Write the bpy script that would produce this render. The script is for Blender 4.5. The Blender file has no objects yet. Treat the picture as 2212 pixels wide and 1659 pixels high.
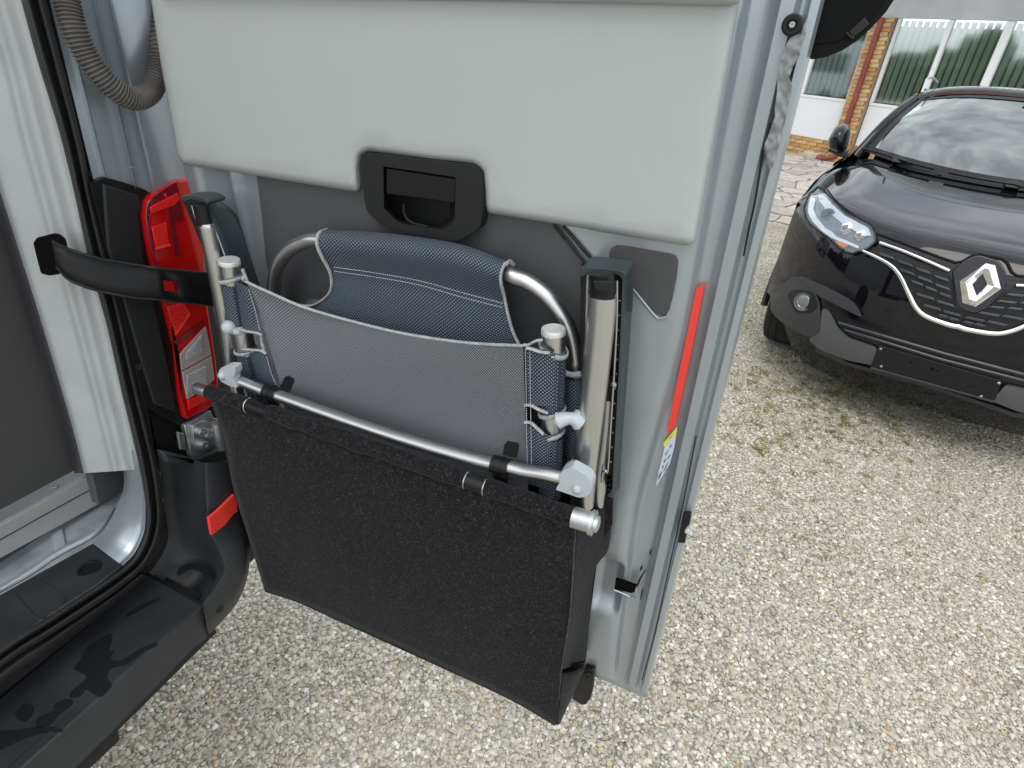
import bpy, bmesh, math, random
from mathutils import Vector, Matrix, noise
from mathutils.geometry import delaunay_2d_cdt
import numpy as np
random.seed(7)
S = bpy.context.scene
C = S.collection
rad = math.radians

# ------------------------------------------------------------------ camera, world, sun, exposure
# survey frame: 2212 x 1659 picture units, focal length 1260 of them, centre (1106, 829.5)
FOC = 1260.0
CAM = Vector((-0.3145, -3.2157, 1.68))
# rows: world x, y, z axes written in the camera's own axes (right, down, forward)
RC = Matrix(((0.8142425379, 0.3449476208, -0.4669263628), (0.5761469854, -0.3815817899, 0.7228070205), (0.0711599648, -0.8575584391, -0.5094406569)))
# rows: the van's axes (lateral, forward, up) in the camera's axes; the van stands about 3 degrees off level
RV = Matrix(((0.4079411419, -0.4650250560, 0.7857071476), (-0.9126025060, -0.2333379850, 0.3357231758), (0.0272156340, -0.8539936078, -0.5195711955)))
cam_d = bpy.data.cameras.new('camera'); cam = bpy.data.objects.new('camera', cam_d); C.objects.link(cam)
cam_d.sensor_width = 36.0; cam_d.lens = FOC / 2212 * 36.0; cam_d.clip_start = 0.02; cam_d.clip_end = 600
m3 = RC @ Matrix(((1, 0, 0), (0, -1, 0), (0, 0, -1)))
cam.matrix_world = Matrix.Translation(CAM) @ m3.to_4x4()
S.camera = cam

SUN_EL, SUN_AZ = rad(58), rad(165)          # azimuth measured clockwise from +Y
w = bpy.data.worlds.new('World'); S.world = w; w.use_nodes = True
nt = w.node_tree; nt.nodes.clear()
def wn(t, **k):
    n = nt.nodes.new(t)
    for a, b in k.items(): setattr(n, a, b)
    return n
sky = wn('ShaderNodeTexSky', sky_type='NISHITA', sun_disc=False, sun_elevation=SUN_EL, sun_rotation=SUN_AZ, dust_density=3.0, air_density=1.0, ozone_density=1.2)
tc = wn('ShaderNodeTexCoord'); mp = wn('ShaderNodeMapping'); mp.inputs['Scale'].default_value = (1.6, 1.6, 4.0)
nz = wn('ShaderNodeTexNoise'); nz.inputs['Scale'].default_value = 1.7; nz.inputs['Detail'].default_value = 7; nz.inputs['Roughness'].default_value = .58
cr = wn('ShaderNodeValToRGB'); cr.color_ramp.elements[0].position = .36; cr.color_ramp.elements[1].position = .62
cr.color_ramp.elements[0].color = (.68, .68, .68, 1); cr.color_ramp.elements[1].color = (1, 1, 1, 1)
nz2 = wn('ShaderNodeTexNoise'); nz2.inputs['Scale'].default_value = 4.0; nz2.inputs['Detail'].default_value = 6
cc = wn('ShaderNodeValToRGB'); cc.color_ramp.elements[0].position = .32; cc.color_ramp.elements[1].position = .68
cc.color_ramp.elements[0].color = (5.8, 6.2, 6.7, 1); cc.color_ramp.elements[1].color = (10.9, 11.3, 11.7, 1)
mx = wn('ShaderNodeMix', data_type='RGBA')
bg = wn('ShaderNodeBackground'); bg.inputs['Strength'].default_value = .15; ow = wn('ShaderNodeOutputWorld')
L_ = nt.links.new
L_(tc.outputs['Generated'], mp.inputs['Vector']); L_(mp.outputs[0], nz.inputs['Vector']); L_(mp.outputs[0], nz2.inputs['Vector'])
L_(nz.outputs['Fac'], cr.inputs[0]); L_(nz2.outputs['Fac'], cc.inputs[0])
L_(cr.outputs[0], mx.inputs['Factor']); L_(sky.outputs[0], mx.inputs[6]); L_(cc.outputs[0], mx.inputs[7])
L_(mx.outputs[2], bg.inputs[0]); L_(bg.outputs[0], ow.inputs[0])
sl = bpy.data.lights.new('sun', 'SUN'); sl.energy = 0.9; sl.angle = rad(32); sl.color = (1, .96, .90)
so = bpy.data.objects.new('sun', sl); C.objects.link(so)
sd = Vector((math.sin(SUN_AZ) * math.cos(SUN_EL), math.cos(SUN_AZ) * math.cos(SUN_EL), math.sin(SUN_EL)))
so.rotation_euler = sd.to_track_quat('Z', 'Y').to_euler()
S.view_settings.view_transform = 'Standard'; S.view_settings.look = 'None'; S.view_settings.exposure = 0.25
S.view_settings.gamma = 1; S.view_settings.use_curve_mapping = False
S.render.engine = 'CYCLES'

# ------------------------------------------------------------------ frames and surveying
I4 = Matrix.Identity(4)
RWV = RC @ RV.transposed()
VAN = Matrix.Translation(CAM) @ RWV.to_4x4() @ Matrix.Translation(Vector((0.64, 0, 0)))   # origin: foot of the camera's normal on the open door's inner face
BYAW = rad(-20)
BLD = Matrix.Translation(Vector((-3.2066, 11.1212, 0))) @ Matrix.Rotation(BYAW, 4, 'Z')
def cast(F):
    """camera point and the ray function of a frame"""
    Fi = F.inverted(); c = Fi @ CAM; R3 = Fi.to_3x3() @ RC
    return c, (lambda x, y: R3 @ Vector(((x - 1106) / FOC, (y - 829.5) / FOC, 1)))
def plane(F, ax, val):
    c, r = cast(F)
    def f(x, y):
        d = r(x, y); t = (val - c[ax]) / d[ax]
        return c + d * t
    return f
def VX(v): return plane(VAN, 0, v)
def VY(v): return plane(VAN, 1, v)
def VZ(v): return plane(VAN, 2, v)
CROP = dict(D=(0, 0, 1), A=(0, 0, 3), B=(0, 553, 3), G=(0, 1106, 3), E=(368.7, 460.9, 3), H=(737.4, 276.5, 3), J=(1013.9, 645.2, 3),
            K=(1106, 1106, 3), M=(1474.7, 0, 3), N=(1566.8, 368.7, 3), O=(1198.2, 460.9, 3), P=(1290.4, 921.7, 3), Q=(460.8, 1106, 3),
            U=(276.5, 322.6, 4.5), W=(1659, 0, 4), X=(276.5, 0, 3), Y=(1106, 0, 3), Z=(1566.8, 138.2, 3.4286), V=(829.5, 921.7, 3))
def T(k, *pts):
    ox, oy, s = CROP[k]
    return [(ox + x / s, oy + y / s) for x, y in pts]

# ------------------------------------------------------------------ materials
MATS = {}
def mat(name, col, rough=.5, metal=0.0, coat=0.0, coat_r=.05, var=.0, vscale=8.0, bump=0.0, bscale=200.0, spec=.5, bdist=.002, stretch=None, sheen=0.0, col2=None):
    if name in MATS: return MATS[name]
    m = bpy.data.materials.new(name); m.use_nodes = True; MATS[name] = m
    t = m.node_tree; b = t.nodes['Principled BSDF']
    b.inputs['Base Color'].default_value = (*col, 1); b.inputs['Roughness'].default_value = rough; b.inputs['Metallic'].default_value = metal
    b.inputs['Coat Weight'].default_value = coat; b.inputs['Coat Roughness'].default_value = coat_r; b.inputs['Specular IOR Level'].default_value = spec
    if sheen: b.inputs['Sheen Weight'].default_value = sheen
    co = t.nodes.new('ShaderNodeTexCoord')
    if var or col2:
        n = t.nodes.new('ShaderNodeTexNoise'); n.inputs['Scale'].default_value = vscale; n.inputs['Detail'].default_value = 6
        t.links.new(co.outputs['Object'], n.inputs['Vector'])
        r = t.nodes.new('ShaderNodeValToRGB'); r.color_ramp.elements[0].position = .35; r.color_ramp.elements[1].position = .68
        a = tuple(max(0, c * (1 - var)) for c in col); z = col2 or tuple(min(1, c * (1 + var)) for c in col)
        r.color_ramp.elements[0].color = (*a, 1); r.color_ramp.elements[1].color = (*z, 1)
        t.links.new(n.outputs['Fac'], r.inputs[0]); t.links.new(r.outputs[0], b.inputs['Base Color'])
        rr = t.nodes.new('ShaderNodeMapRange'); rr.inputs['To Min'].default_value = max(.02, rough * .8); rr.inputs['To Max'].default_value = min(1, rough * 1.25)
        t.links.new(n.outputs['Fac'], rr.inputs['Value']); t.links.new(rr.outputs[0], b.inputs['Roughness'])
    if bump:
        n = t.nodes.new('ShaderNodeTexNoise'); n.inputs['Scale'].default_value = bscale; n.inputs['Detail'].default_value = 3
        v = co.outputs['Object']
        if stretch:
            mp_ = t.nodes.new('ShaderNodeMapping'); mp_.inputs['Scale'].default_value = stretch; t.links.new(v, mp_.inputs['Vector']); v = mp_.outputs[0]
        t.links.new(v, n.inputs['Vector'])
        bu = t.nodes.new('ShaderNodeBump'); bu.inputs['Strength'].default_value = bump; bu.inputs['Distance'].default_value = bdist
        t.links.new(n.outputs['Fac'], bu.inputs['Height']); t.links.new(bu.outputs[0], b.inputs['Normal'])
    return m
def scatter_dust(m, scale=900, thr=.78, col=(.6, .6, .6), coord='Object'):
    """small pale specks (dust, grit) over a material"""
    t = m.node_tree; b = t.nodes['Principled BSDF']
    co = t.nodes.new('ShaderNodeTexCoord'); v = t.nodes.new('ShaderNodeTexVoronoi'); v.inputs['Scale'].default_value = scale
    t.links.new(co.outputs[coord], v.inputs['Vector'])
    lt = t.nodes.new('ShaderNodeMath'); lt.operation = 'LESS_THAN'; lt.inputs[1].default_value = .12
    n = t.nodes.new('ShaderNodeTexNoise'); n.inputs['Scale'].default_value = scale * .04; t.links.new(co.outputs[coord], n.inputs['Vector'])
    gt = t.nodes.new('ShaderNodeMath'); gt.operation = 'GREATER_THAN'; gt.inputs[1].default_value = thr
    t.links.new(v.outputs['Distance'], lt.inputs[0]); t.links.new(n.outputs['Fac'], gt.inputs[0])
    mu = t.nodes.new('ShaderNodeMath'); mu.operation = 'MULTIPLY'; t.links.new(lt.outputs[0], mu.inputs[0]); t.links.new(gt.outputs[0], mu.inputs[1])
    x = t.nodes.new('ShaderNodeMix'); x.data_type = 'RGBA'; x.inputs[7].default_value = (*col, 1)
    s = b.inputs['Base Color']
    if s.is_linked: t.links.new(s.links[0].from_socket, x.inputs[6])
    else: x.inputs[6].default_value = s.default_value
    t.links.new(mu.outputs[0], x.inputs['Factor']); t.links.new(x.outputs[2], s)

SILVER = mat('silver_blue_paint', (.36, .40, .43), .34, .55, .55, .12, var=.05, vscale=5, bump=.05, bscale=600, bdist=.0005)
TRIM = mat('light_grey_trim', (.395, .422, .415), .62, bump=.3, bscale=700, bdist=.0008, var=.03, vscale=2.5)
PILLAR = mat('grey_pillar_trim', (.38, .40, .40), .6, var=.05, vscale=14, bump=.3, bscale=500, bdist=.0006)
DARKPAN = mat('charcoal_vinyl', (.060, .062, .065), .55, bump=.3, bscale=700, bdist=.0005, var=.06, vscale=6)
BLACK = mat('black_plastic', (.006, .0065, .007), .42, spec=.35, bump=.15, bscale=900, bdist=.0004)
BLACKM = mat('matt_black_plastic', (.010, .0105, .011), .62, spec=.4, bump=.2, bscale=700, bdist=.0005)
TEAL = mat('dark_teal_plastic', (.030, .042, .046), .42, var=.1, vscale=20)
RUBBER = mat('black_rubber', (.022, .022, .023), .62, var=.25, vscale=30, bump=.2, bscale=300, bdist=.0006)
scatter_dust(RUBBER, 260, .62, (.30, .30, .29))
scatter_dust(PILLAR, 260, .66, (.72, .73, .73))
BUMPER = mat('grey_black_bumper', (.024, .027, .031), .5, var=.25, vscale=9, bump=.25, bscale=900, bdist=.0005)
ALU = mat('brushed_aluminium', (.60, .615, .625), .30, 1.0, bump=.25, bscale=60, bdist=.0003, stretch=(14, 14, .5))
ALUX = mat('satin_aluminium', (.60, .61, .61), .34, 1.0, bump=.08, bscale=500, bdist=.0003)
JOINT = mat('pale_grey_plastic', (.42, .46, .48), .4, bump=.05, bscale=400)
PIPING = mat('grey_edging_tape', (.34, .355, .36), .75, var=.2, vscale=200, bump=.5, bscale=500, bdist=.001)
STITCH = mat('pale_stitching', (.46, .48, .50), .8)
ZINC = mat('zinc_steel', (.50, .52, .53), .38, .9, var=.12, vscale=60)
REDLENS = mat('red_lens', (.50, .004, .005), .12, spec=.4)
REDBRIGHT = mat('bright_red_reflector', (.74, .014, .010), .3, 0, 0, .06, bump=.4, bscale=350, bdist=.001)
REDDARK = mat('deep_red_lens_edge', (.16, .004, .012), .15, 0, .8, .04)
REDTAPE = mat('red_reflective_tape', (.80, .050, .035), .38, bump=.1, bscale=900)
HOSE = mat('grey_brown_rubber_hose', (.105, .097, .088), .6, var=.15, vscale=60)
CHROME = mat('chrome', (.82, .82, .83), .07, 1.0)
BLKPAINT = mat('black_car_paint', (.0035, .0035, .006), .04, spec=.5)
CARPLAS = mat('dark_grey_car_plastic', (.030, .032, .035), .5, bump=.2, bscale=300)
SKID = mat('satin_grey_skid_plate', (.13, .135, .145), .36, .6)
TYRE = mat('tyre_rubber', (.018, .018, .018), .8, bump=.3, bscale=80)
SEALANT = mat('crumpled_silver_sealant', (.23, .245, .25), .36, .35, bump=.8, bscale=90, bdist=.003, stretch=(1, 1, .5))
WHITEPAN = mat('white_facade_panel', (.74, .76, .77), .45, var=.03, vscale=1.5)
WHITEFR = mat('white_window_frame', (.76, .78, .78), .4)
CANOPY = mat('pale_metal_canopy', (.46, .48, .49), .5, .2, var=.12, vscale=2, bump=.1, bscale=60)
PIPEM = mat('red_brown_downpipe', (.22, .045, .035), .45, var=.15, vscale=3)
MORTAR = mat('pillar_mortar', (.30, .24, .16), .9)
PLASTRK = mat('sill_plate_plastic', (.020, .024, .027), .42, var=.3, vscale=10, bump=.2, bscale=400, bdist=.0006)
ROOM = mat('dim_room', (.16, .18, .17), .9)
BLIND = mat('vertical_blind_cloth', (.55, .62, .58), .8)
SEATC = mat('car_seat_cloth', (.10, .11, .12), .8)
DASH = mat('car_dashboard', (.05, .055, .06), .6)
ROOFRED = mat('red_brown_roof', (.17, .06, .05), .7, var=.2, vscale=3)

def felt():
    m = mat('black_felt', (.010, .010, .011), .98)
    t = m.node_tree; b = t.nodes['Principled BSDF']; b.inputs['Specular IOR Level'].default_value = .05; b.inputs['Sheen Weight'].default_value = .06
    co = t.nodes.new('ShaderNodeTexCoord')
    n = t.nodes.new('ShaderNodeTexNoise'); n.inputs['Scale'].default_value = 620; n.inputs['Detail'].default_value = 4; n.inputs['Roughness'].default_value = .7
    n2 = t.nodes.new('ShaderNodeTexNoise'); n2.inputs['Scale'].default_value = 210; n2.inputs['Detail'].default_value = 5; n2.inputs['Distortion'].default_value = 1.5
    n3 = t.nodes.new('ShaderNodeTexNoise'); n3.inputs['Scale'].default_value = 9; n3.inputs['Detail'].default_value = 3
    for q in (n, n2, n3): t.links.new(co.outputs['Object'], q.inputs['Vector'])
    r = t.nodes.new('ShaderNodeValToRGB'); e = r.color_ramp.elements
    e[0].position = .42; e[0].color = (.0060, .0060, .0066, 1); e[1].position = .72; e[1].color = (.088, .086, .086, 1)
    x = e.new(.58); x.color = (.0160, .0160, .0172, 1)
    ad = t.nodes.new('ShaderNodeMath'); ad.operation = 'MULTIPLY_ADD'; ad.inputs[1].default_value = .55
    mu = t.nodes.new('ShaderNodeMath'); mu.operation = 'MULTIPLY'; mu.inputs[1].default_value = .5
    t.links.new(n2.outputs['Fac'], mu.inputs[0]); t.links.new(n.outputs['Fac'], ad.inputs[0]); t.links.new(mu.outputs[0], ad.inputs[2])
    t.links.new(ad.outputs[0], r.inputs[0]); t.links.new(r.outputs[0], b.inputs['Base Color'])
    bu = t.nodes.new('ShaderNodeBump'); bu.inputs['Strength'].default_value = .5; bu.inputs['Distance'].default_value = .0012
    t.links.new(n.outputs['Fac'], bu.inputs['Height']); t.links.new(bu.outputs[0], b.inputs['Normal'])
    return m
FELT = felt()
def weave(name, dark, light, p, q, thr=.25, rough=.55, diag=0.0):
    """coarse plastic-coated weave: pale knots on a dark ground, laid out in UV metres"""
    m = mat(name, dark, rough); t = m.node_tree; b = t.nodes['Principled BSDF']
    uv = t.nodes.new('ShaderNodeUVMap'); sp = t.nodes.new('ShaderNodeSeparateXYZ'); mp_ = t.nodes.new('ShaderNodeMapping')
    mp_.inputs['Scale'].default_value = (2 * math.pi / p, 2 * math.pi / q, 1); mp_.inputs['Rotation'].default_value = (0, 0, diag)
    t.links.new(uv.outputs[0], mp_.inputs[0]); t.links.new(mp_.outputs[0], sp.inputs[0])
    s = []
    for k in (0, 1):
        a = t.nodes.new('ShaderNodeMath'); a.operation = 'SINE'; t.links.new(sp.outputs[k], a.inputs[0]); s.append(a)
    mu = t.nodes.new('ShaderNodeMath'); mu.operation = 'MULTIPLY'; t.links.new(s[0].outputs[0], mu.inputs[0]); t.links.new(s[1].outputs[0], mu.inputs[1])
    r = t.nodes.new('ShaderNodeValToRGB'); r.color_ramp.elements[0].position = thr; r.color_ramp.elements[1].position = thr + .35
    r.color_ramp.elements[0].color = (*dark, 1); r.color_ramp.elements[1].color = (*light, 1)
    t.links.new(mu.outputs[0], r.inputs[0]); t.links.new(r.outputs[0], b.inputs['Base Color'])
    bu = t.nodes.new('ShaderNodeBump'); bu.inputs['Strength'].default_value = .6; bu.inputs['Distance'].default_value = .0012
    t.links.new(mu.outputs[0], bu.inputs['Height']); t.links.new(bu.outputs[0], b.inputs['Normal'])
    return m
NAVY = weave('navy_weave', (.016, .025, .038), (.21, .26, .31), .0048, .0048, .25, .5)
GREYW = weave('grey_weave', (.070, .080, .093), (.27, .29, .31), .0040, .0040, -.15, .5)

def glass(name, tint, gl_rough=.01, ior=1.5, boost=0.0):
    m = bpy.data.materials.new(name); m.use_nodes = True; MATS[name] = m; t = m.node_tree; t.nodes.clear()
    o = t.nodes.new('ShaderNodeOutputMaterial'); tr = t.nodes.new('ShaderNodeBsdfTransparent'); tr.inputs[0].default_value = (*tint, 1)
    g = t.nodes.new('ShaderNodeBsdfGlossy'); g.inputs['Roughness'].default_value = gl_rough; g.inputs[0].default_value = (.95, 1, .98, 1)
    fr = t.nodes.new('ShaderNodeFresnel'); fr.inputs[0].default_value = ior
    ad = t.nodes.new('ShaderNodeMath'); ad.operation = 'ADD'; ad.use_clamp = True; ad.inputs[1].default_value = boost
    mxs = t.nodes.new('ShaderNodeMixShader'); t.links.new(fr.outputs[0], ad.inputs[0])
    ge = t.nodes.new('ShaderNodeNewGeometry'); iv = t.nodes.new('ShaderNodeMath'); iv.operation = 'SUBTRACT'; iv.inputs[0].default_value = 1; t.links.new(ge.outputs['Backfacing'], iv.inputs[1])
    ml = t.nodes.new('ShaderNodeMath'); ml.operation = 'MULTIPLY'; t.links.new(iv.outputs[0], ml.inputs[0]); t.links.new(ad.outputs[0], ml.inputs[1]); t.links.new(ml.outputs[0], mxs.inputs[0])
    t.links.new(tr.outputs[0], mxs.inputs[1]); t.links.new(g.outputs[0], mxs.inputs[2]); t.links.new(mxs.outputs[0], o.inputs[0])
    return m
WINGLASS = glass('window_glass', (.80, .88, .85), .05, 1.6, .40)
CARGLASS = glass('windscreen_glass', (.60, .66, .66), .01, 1.5, .20)
LENS = glass('clear_lens', (.92, .93, .94), .02, 1.45, .04)

# ------------------------------------------------------------------ object builders
BASE = {}
def root(name, label, cat, F, base, group=None):
    o = bpy.data.objects.new(name, None); C.objects.link(o); o.empty_display_size = .1
    o.matrix_world = F @ Matrix.Translation(Vector(base)); o['label'] = label; o['category'] = cat
    if group: o['group'] = group
    BASE[o.name] = Vector(base); return o
def link(name, me, m, par, label=None, sharp=35, smooth=True):
    if isinstance(par, bpy.types.Object):
        b = BASE.get(par.name, Vector()); me.transform(Matrix.Translation(-b))
    me.materials.append(m)
    if smooth:
        for p in me.polygons: p.use_smooth = True
        me.set_sharp_from_angle(angle=rad(sharp))
    o = bpy.data.objects.new(name, me); C.objects.link(o)
    if par is not None: o.parent = par; BASE[o.name] = b
    if label: o['label'] = label
    return o
def bevel(o, wd, seg=3, ang=30):
    m = o.modifiers.new('bevel', 'BEVEL'); m.width = wd; m.segments = seg; m.limit_method = 'ANGLE'; m.angle_limit = rad(ang); m.harden_normals = False
    return o
def meshof(verts, faces, uvs=None):
    me = bpy.data.meshes.new('m'); me.from_pydata([tuple(v) for v in verts], [], faces); me.update()
    if uvs:
        ul = me.uv_layers.new(name='UVMap')
        for l in me.loops: ul.data[l.index].uv = uvs[l.vertex_index]
    return me
def rnd(poly, r, n=5):
    """round the corners of a 2-D outline; r one radius or a list"""
    out = []; N = len(poly)
    for i, p in enumerate(poly):
        p = Vector(p[:2]); a = Vector(poly[i - 1][:2]); b = Vector(poly[(i + 1) % N][:2]); ri = r[i] if isinstance(r, (list, tuple)) else r
        if ri <= 0: out.append(tuple(p)); continue
        da, db = a - p, b - p; ra = min(ri, da.length * .45, db.length * .45)
        q0, q1 = p + da.normalized() * ra, p + db.normalized() * ra
        for k in range(n + 1):
            t = k / n; out.append(tuple(q0 * (1 - t) ** 2 + p * 2 * t * (1 - t) + q1 * t * t))
    return out
def slab(name, poly, surf, th, ext, m, par, bev=0, seg=3, label=None, r=0, grid=None, sharp=35, rings=()):
    """an outline laid on a surface and given a thickness th along ext (away from the viewer)"""
    if r: poly = rnd(poly, r)
    if grid: poly = dens(poly, grid, True)
    ext = Vector(ext).normalized()
    if grid is None:
        top = [surf(*p) for p in poly]; n = len(top)
        vs = top + [v + ext * th for v in top]
        nrm = sum(((top[i]).cross(top[(i + 1) % n]) for i in range(n)), Vector())
        fl = nrm.dot(ext) > 0
        f = [tuple(range(n))[::-1] if fl else tuple(range(n)), tuple(range(n, 2 * n)) if fl else tuple(range(n, 2 * n))[::-1]]
        for i in range(n):
            j = (i + 1) % n; q = (i, j, j + n, i + n); f.append(q if fl else q[::-1])
        me = meshof(vs, f)
    else:
        xs = [p[0] for p in poly]; ys = [p[1] for p in poly]; P2 = [Vector(p) for p in poly]; nb = len(P2)
        gx = min(xs) + grid / 2
        from mathutils.geometry import intersect_point_quad_2d
        for d_ in rings:
            for i_ in range(nb):
                t_ = (Vector(poly[(i_ + 1) % nb]) - Vector(poly[i_ - 1])); q_ = Vector((-t_.y, t_.x)).normalized() * d_
                for s_ in (1, -1):
                    e_ = P2[i_] + q_ * s_
                    if inside(e_.x, e_.y, poly) and mind(e_.x, e_.y, poly) > d_ * .93 and all((e_ - o_).length > d_ * .5 + 1 for o_ in P2[max(nb, len(P2) - 6):]): P2.append(e_)
        rg = max(rings) if rings else 0
        while gx < max(xs):
            gy = min(ys) + grid / 2
            while gy < max(ys):
                if inside(gx, gy, poly) and mind(gx, gy, poly) > max(grid * .35, rg + grid * .3): P2.append(Vector((gx, gy)))
                gy += grid
            gx += grid
        V2, E2, F2, *_ = delaunay_2d_cdt(P2, [(i, (i + 1) % nb) for i in range(nb)], [list(range(nb))], 1, 1e-5)
        top = [surf(v.x, v.y) for v in V2]; n = len(top); vs = top + [v + ext * th for v in top]
        fc = [tuple(q) for q in F2]; cnt = {}
        # orient
        a, b_, c_ = (top[k] for k in fc[0]); fl = (b_ - a).cross(c_ - a).dot(ext) > 0
        if fl: fc = [q[::-1] for q in fc]
        f = list(fc) + [tuple(k + n for k in q[::-1]) for q in fc]
        for q in fc:
            for i in range(3): cnt[(q[i], q[(i + 1) % 3])] = 1
        for (i, j) in cnt:
            if (j, i) not in cnt: f.append((j, i, i + n, j + n))
        me = meshof(vs, f)
    bm = bmesh.new(); bm.from_mesh(me); bmesh.ops.recalc_face_normals(bm, faces=bm.faces); bm.to_mesh(me); bm.free()
    o = link(name, me, m, par, label, sharp)
    if bev: bevel(o, bev, seg)
    return o
def dens(px, step, closed=False):
    out = []; n = len(px)
    for i in range(n if closed else n - 1):
        a, b = Vector(px[i][:2]), Vector(px[(i + 1) % n][:2]); k = max(1, int(math.ceil((b - a).length / step)))
        out += [tuple(a.lerp(b, j / k)) for j in range(k)]
    if not closed: out.append(tuple(px[-1][:2]))
    return out
def inside(x, y, poly):
    r = False; n = len(poly)
    for i in range(n):
        x1, y1 = poly[i][:2]; x2, y2 = poly[i - 1][:2]
        if (y1 > y) != (y2 > y) and x < (x2 - x1) * (y - y1) / (y2 - y1) + x1: r = not r
    return r
def mind(x, y, poly):
    d = 1e9; n = len(poly); p = Vector((x, y))
    for i in range(n):
        a = Vector(poly[i][:2]); b = Vector(poly[i - 1][:2]); ab = b - a; t = max(0, min(1, (p - a).dot(ab) / max(ab.length_squared, 1e-9)))
        d = min(d, (a + ab * t - p).length)
    return d
def smooth_path(pts, n=8, closed=False):
    P = [Vector(p) for p in pts]
    if len(P) < 3: return [P[0].lerp(P[-1], i / n) for i in range(n + 1)]
    out = []; N = len(P)
    for i in range(N if closed else N - 1):
        p1, p2 = P[i], P[(i + 1) % N]
        p0 = P[i - 1] if (closed or i > 0) else p1 * 2 - p2
        p3 = P[(i + 2) % N] if (closed or i + 2 < N) else p2 * 2 - p1
        for k in range(n):
            t = k / n
            out.append(.5 * ((2 * p1) + (p2 - p0) * t + (2 * p0 - 5 * p1 + 4 * p2 - p3) * t * t + (3 * p1 - p0 - 3 * p2 + p3) * t ** 3))
    if not closed: out.append(P[-1])
    return out
def tube_mesh(path, r, seg=20, flat=1.0, up=None, caps=True, closed=False):
    """sweep; r number or function of t; flat squashes across; up fixes the wide axis"""
    vs, f, uv = [], [], []; n = len(path); prev = None; s = 0
    for i, p in enumerate(path):
        a = path[i - 1] if (i > 0 or closed) else p; b = path[(i + 1) % n] if (i < n - 1 or closed) else p
        t = (b - a).normalized()
        if up is not None: u = (Vector(up) - t * t.dot(Vector(up))).normalized()
        else:
            if prev is None: prev = t.orthogonal()
            u = (prev - t * t.dot(prev)).normalized(); prev = u
        v = t.cross(u); rr = r(i / (n - 1)) if callable(r) else r
        if i: s += (p - path[i - 1]).length
        for k in range(seg):
            a_ = 2 * math.pi * k / seg
            vs.append(p + u * math.cos(a_) * rr + v * math.sin(a_) * rr * flat); uv.append((k / seg * 2 * math.pi * rr, s))
    for i in range(n if closed else n - 1):
        for k in range(seg):
            a_, b_ = i * seg + k, i * seg + (k + 1) % seg; c_, d_ = ((i + 1) % n) * seg + (k + 1) % seg, ((i + 1) % n) * seg + k
            f.append((a_, b_, c_, d_))
    if caps and not closed:
        f.append(tuple(range(seg))[::-1]); f.append(tuple(range((n - 1) * seg, n * seg)))
    return meshof(vs, f, uv)
def tube(name, path, r, m, par, seg=20, flat=1.0, up=None, label=None, n=8, closed=False, caps=True):
    P = smooth_path(path, n, closed) if len(path) > 2 else [Vector(path[0]), Vector(path[1])]
    return link(name, tube_mesh(P, r, seg, flat, up, caps, closed), m, par, label, 50)
def loft(name, rows, m, par, label=None, th=0.0, n=6, sm=True, close=False, sharp=40, uvs=True):
    """sheet through rows of points (each row a list of points); optional thickness"""
    R_ = [smooth_path(r, n) if sm else [Vector(p) for p in r] for r in rows]
    nc = len(R_[0]); cols = [smooth_path([r[j] for r in R_], n) if (sm and len(R_) > 2) else [r[j] for r in R_] for j in range(nc)]
    nr = len(cols[0]); vs = [cols[j][i] for i in range(nr) for j in range(nc)]
    f = [(i * nc + j, i * nc + j + 1, (i + 1) * nc + j + 1, (i + 1) * nc + j) for i in range(nr - 1) for j in range(nc - 1)]
    mi = nr // 2; mj = nc // 2
    us = [0]
    for j in range(1, nc): us.append(us[-1] + (cols[j][mi] - cols[j - 1][mi]).length)
    wv = [0]
    for i in range(1, nr): wv.append(wv[-1] + (cols[mj][i] - cols[mj][i - 1]).length)
    me = meshof(vs, f, [(us[j], wv[i]) for i in range(nr) for j in range(nc)])
    o = link(name, me, m, par, label, sharp)
    if th:
        s = o.modifiers.new('thick', 'SOLIDIFY'); s.thickness = th; s.offset = 0
    return o
def box(name, lo, hi, m, par, bev=0, label=None, rot=None):
    x0, y0, z0 = lo; x1, y1, z1 = hi
    vs = [(x, y, z) for z in (z0, z1) for y in (y0, y1) for x in (x0, x1)]
    f = [(0, 2, 3, 1), (4, 5, 7, 6), (0, 1, 5, 4), (2, 6, 7, 3), (0, 4, 6, 2), (1, 3, 7, 5)]
    me = meshof(vs, f)
    if rot: me.transform(rot)
    o = link(name, me, m, par, label)
    if bev: bevel(o, bev, 2)
    return o
def cyl(name, a, b, r, m, par, seg=24, bev=0, label=None, r2=None):
    a, b = Vector(a), Vector(b); o = link(name, tube_mesh([a, b], (lambda t: r if t < .5 else (r2 if r2 is not None else r)), seg), m, par, label, 50)
    if bev: bevel(o, bev, 2)
    return o
def lathe(name, a, axis, prof, m, par, seg=28, label=None):
    """profile [(along, radius)] turned round an axis"""
    a = Vector(a); t = Vector(axis).normalized(); u = t.orthogonal().normalized(); v = t.cross(u); vs = []; f = []
    for s, r in prof:
        for k in range(seg):
            q = 2 * math.pi * k / seg; vs.append(a + t * s + (u * math.cos(q) + v * math.sin(q)) * r)
    for i in range(len(prof) - 1):
        for k in range(seg): f.append((i * seg + k, i * seg + (k + 1) % seg, (i + 1) * seg + (k + 1) % seg, (i + 1) * seg + k))
    f.append(tuple(range(seg))[::-1]); f.append(tuple(range((len(prof) - 1) * seg, len(prof) * seg)))
    return link(name, meshof(vs, f), m, par, label, 40)


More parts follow.
